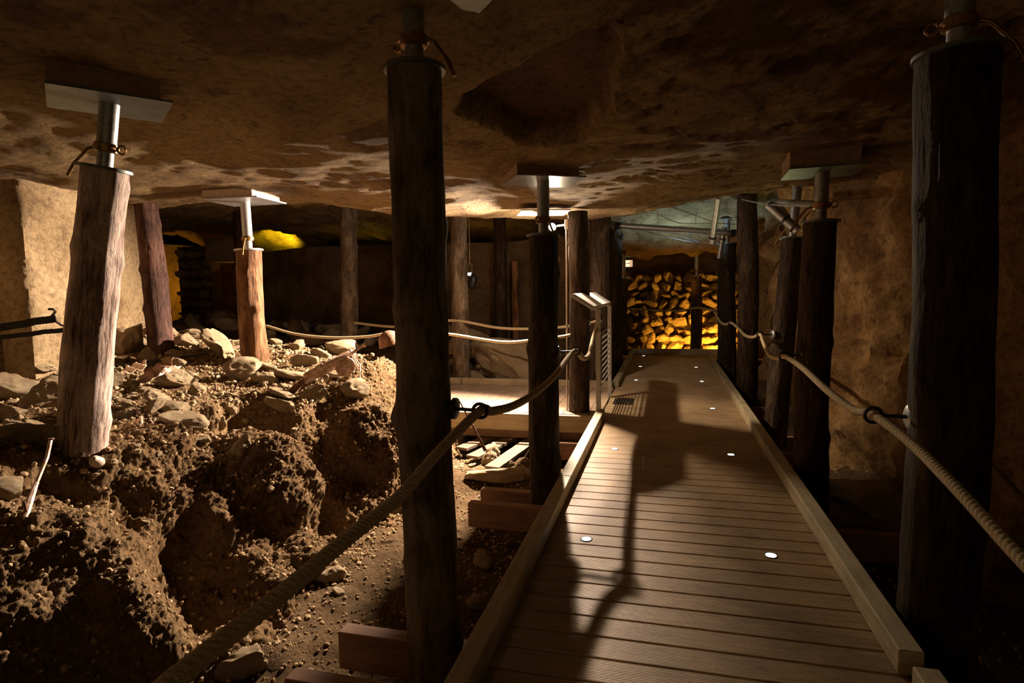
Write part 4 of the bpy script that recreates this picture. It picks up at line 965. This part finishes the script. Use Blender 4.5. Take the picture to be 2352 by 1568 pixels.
sheet('rusted_sheet', 'bent dark metal sheet between the leaning post and the tilted slab', P(315, 885, Y=4.0), P(385, 855, Y=4.15), P(335, 850, Y=4.3), .006, 'rust')
sheet('rusted_sheet', 'pale edged scrap sheet lying flat right of the white-lit post', P(355, 872, Y=3.95), P(380, 842, Y=4.1), P(395, 868, Y=4.1), .005, 'rust_pale')
sheet('scrap_sheet', 'twisted scrap metal on the rubble just right of the white-lit post', P(285, 860, Y=4.0), P(335, 845, Y=4.15), P(290, 842, Y=4.3), .006, 'rust_pale')
flatbar('red_strip', 'long thin reddish strip lying across the rubble behind the sheets', 'strip', P(335, 832, Y=4.6), P(410, 818, Y=4.9), .014, .02, 'rust')
flatbar('charred_plank', 'dark pole lying from the leaning log to the tilted slab', 'pole', P(265, 842, Y=4.4), P(475, 812, Y=5.0), .03, .04, 'iron')
flatbar('wood_strip', 'short pinkish strip pointing left from the orange-brown post', 'strip', P(525, 802, Y=5.3), P(560, 793, Y=5.4), .03, .02, 'rust_pale')
flatbar('wood_strip', 'thin bright stick lying in front of the pale rock', 'stick', P(430, 888, Y=4.35), P(520, 874, Y=4.6), .010, .012, 'rust_pale')
for k, px in enumerate((475, 495, 516, 538)):
    c = ter(px, 899-k, .0); ob = put('cartridge', MB().tube([(0, 0, -.01), (0, 0, .03), (.003, 0, .036), (.004, 0, .055), (.004, 0, .06)], [.010, .010, .006, .006, .003], 12), M['rust']); ob.location = c; ob.rotation_euler = (.3*(-1)**k, .25*k-.4, 0)
    tag(ob, '%s rusted cartridge standing in the row in front of the pale rock' % ('leftmost', 'second from left', 'third from left', 'rightmost')[k], 'cartridge', 'row of rusted cartridges')
c = P(893, 778, Y=5.9); ob = put('helmet', MB().tube([(0, 0, -.06), (0, 0, -.03), (0, 0, .02), (0, 0, .06), (0, 0, .085), (0, 0, .092)], [.14, .125, .115, .085, .045, .01], 24), M['rust']); ob.location = c; ob.rotation_euler = (.2, -.3, 0); tag(ob, 'brown rusted helmet-like dome on the bank edge by the central post', 'helmet')
c = P(783, 803, Y=6.3); t = thing('green_crate', 'flat dark green glass block behind the gun barrel', 'glass block', c); put('glass', MB().box(-.11, .11, -.05, .05, -.02, .02), M['glassgreen'], t, False, .008); put('glass_edge', MB().box(-.112, .112, -.052, -.048, -.006, .0), M['steel'], t, False)
for k, (x0, y0, x1, y1) in enumerate(((1085, 1050, 1215, 985), (1060, 1030, 1200, 975), (1130, 1075, 1222, 1010))):
    flatbar('old_plank', 'dark plank lying under the edge of the side walkway, %s' % ('middle one', 'rear one', 'front one')[k], 'plank', P(x0, y0, z=-.36), P(x1, y1, z=-.33), .03, .16, 'oldplank')
bar('branch', 'dark stick leaning at the wall right of the foreground post', 'stick', [P(2245, 1045, Y=3.9), P(2300, 1095, Y=3.7), P(2352, 1150, Y=3.6), P(2420, 1200, Y=3.5)], .02, 'oldplank')
bar('bolt_head', 'small shiny metal stub on the ground right of the foreground post', 'bolt', [P(2246, 1441, Y=3.0), P(2247, 1452, Y=3.0)], .010, 'steel')
# flat dark diamond mesh with a border on the deck
t = thing('deck_mesh', 'small dark diamond mesh on the walkway beside the side branch', 'grate', P(1432, 921, z=.004))
gm = MB()
for k in range(-6, 7):
    for s_ in (-1, 1):
        a_, b_ = max(-.10, -.19+k*.03*1.0), min(.10, .19+k*.03)
        pa, pb = (a_, s_*(a_-k*.03)*1.0), (b_, s_*(b_-k*.03))
        if b_ > a_+.01: gm.tube([(pa[0], pa[1], .001), (pb[0], pb[1], .001)], .002, 4)
put('mesh', gm, M['iron'], t)
put('mesh_border', MB().box(-.12, -.10, -.2, .2, 0, .004).box(.10, .12, -.2, .2, 0, .004).box(-.12, .12, .19, .21, 0, .004).box(-.12, .12, -.21, -.19, 0, .004), M['iron'], t, False)
for o in bpy.data.objects:
    if o.parent is not None and 'category' in o.keys(): del o['category']
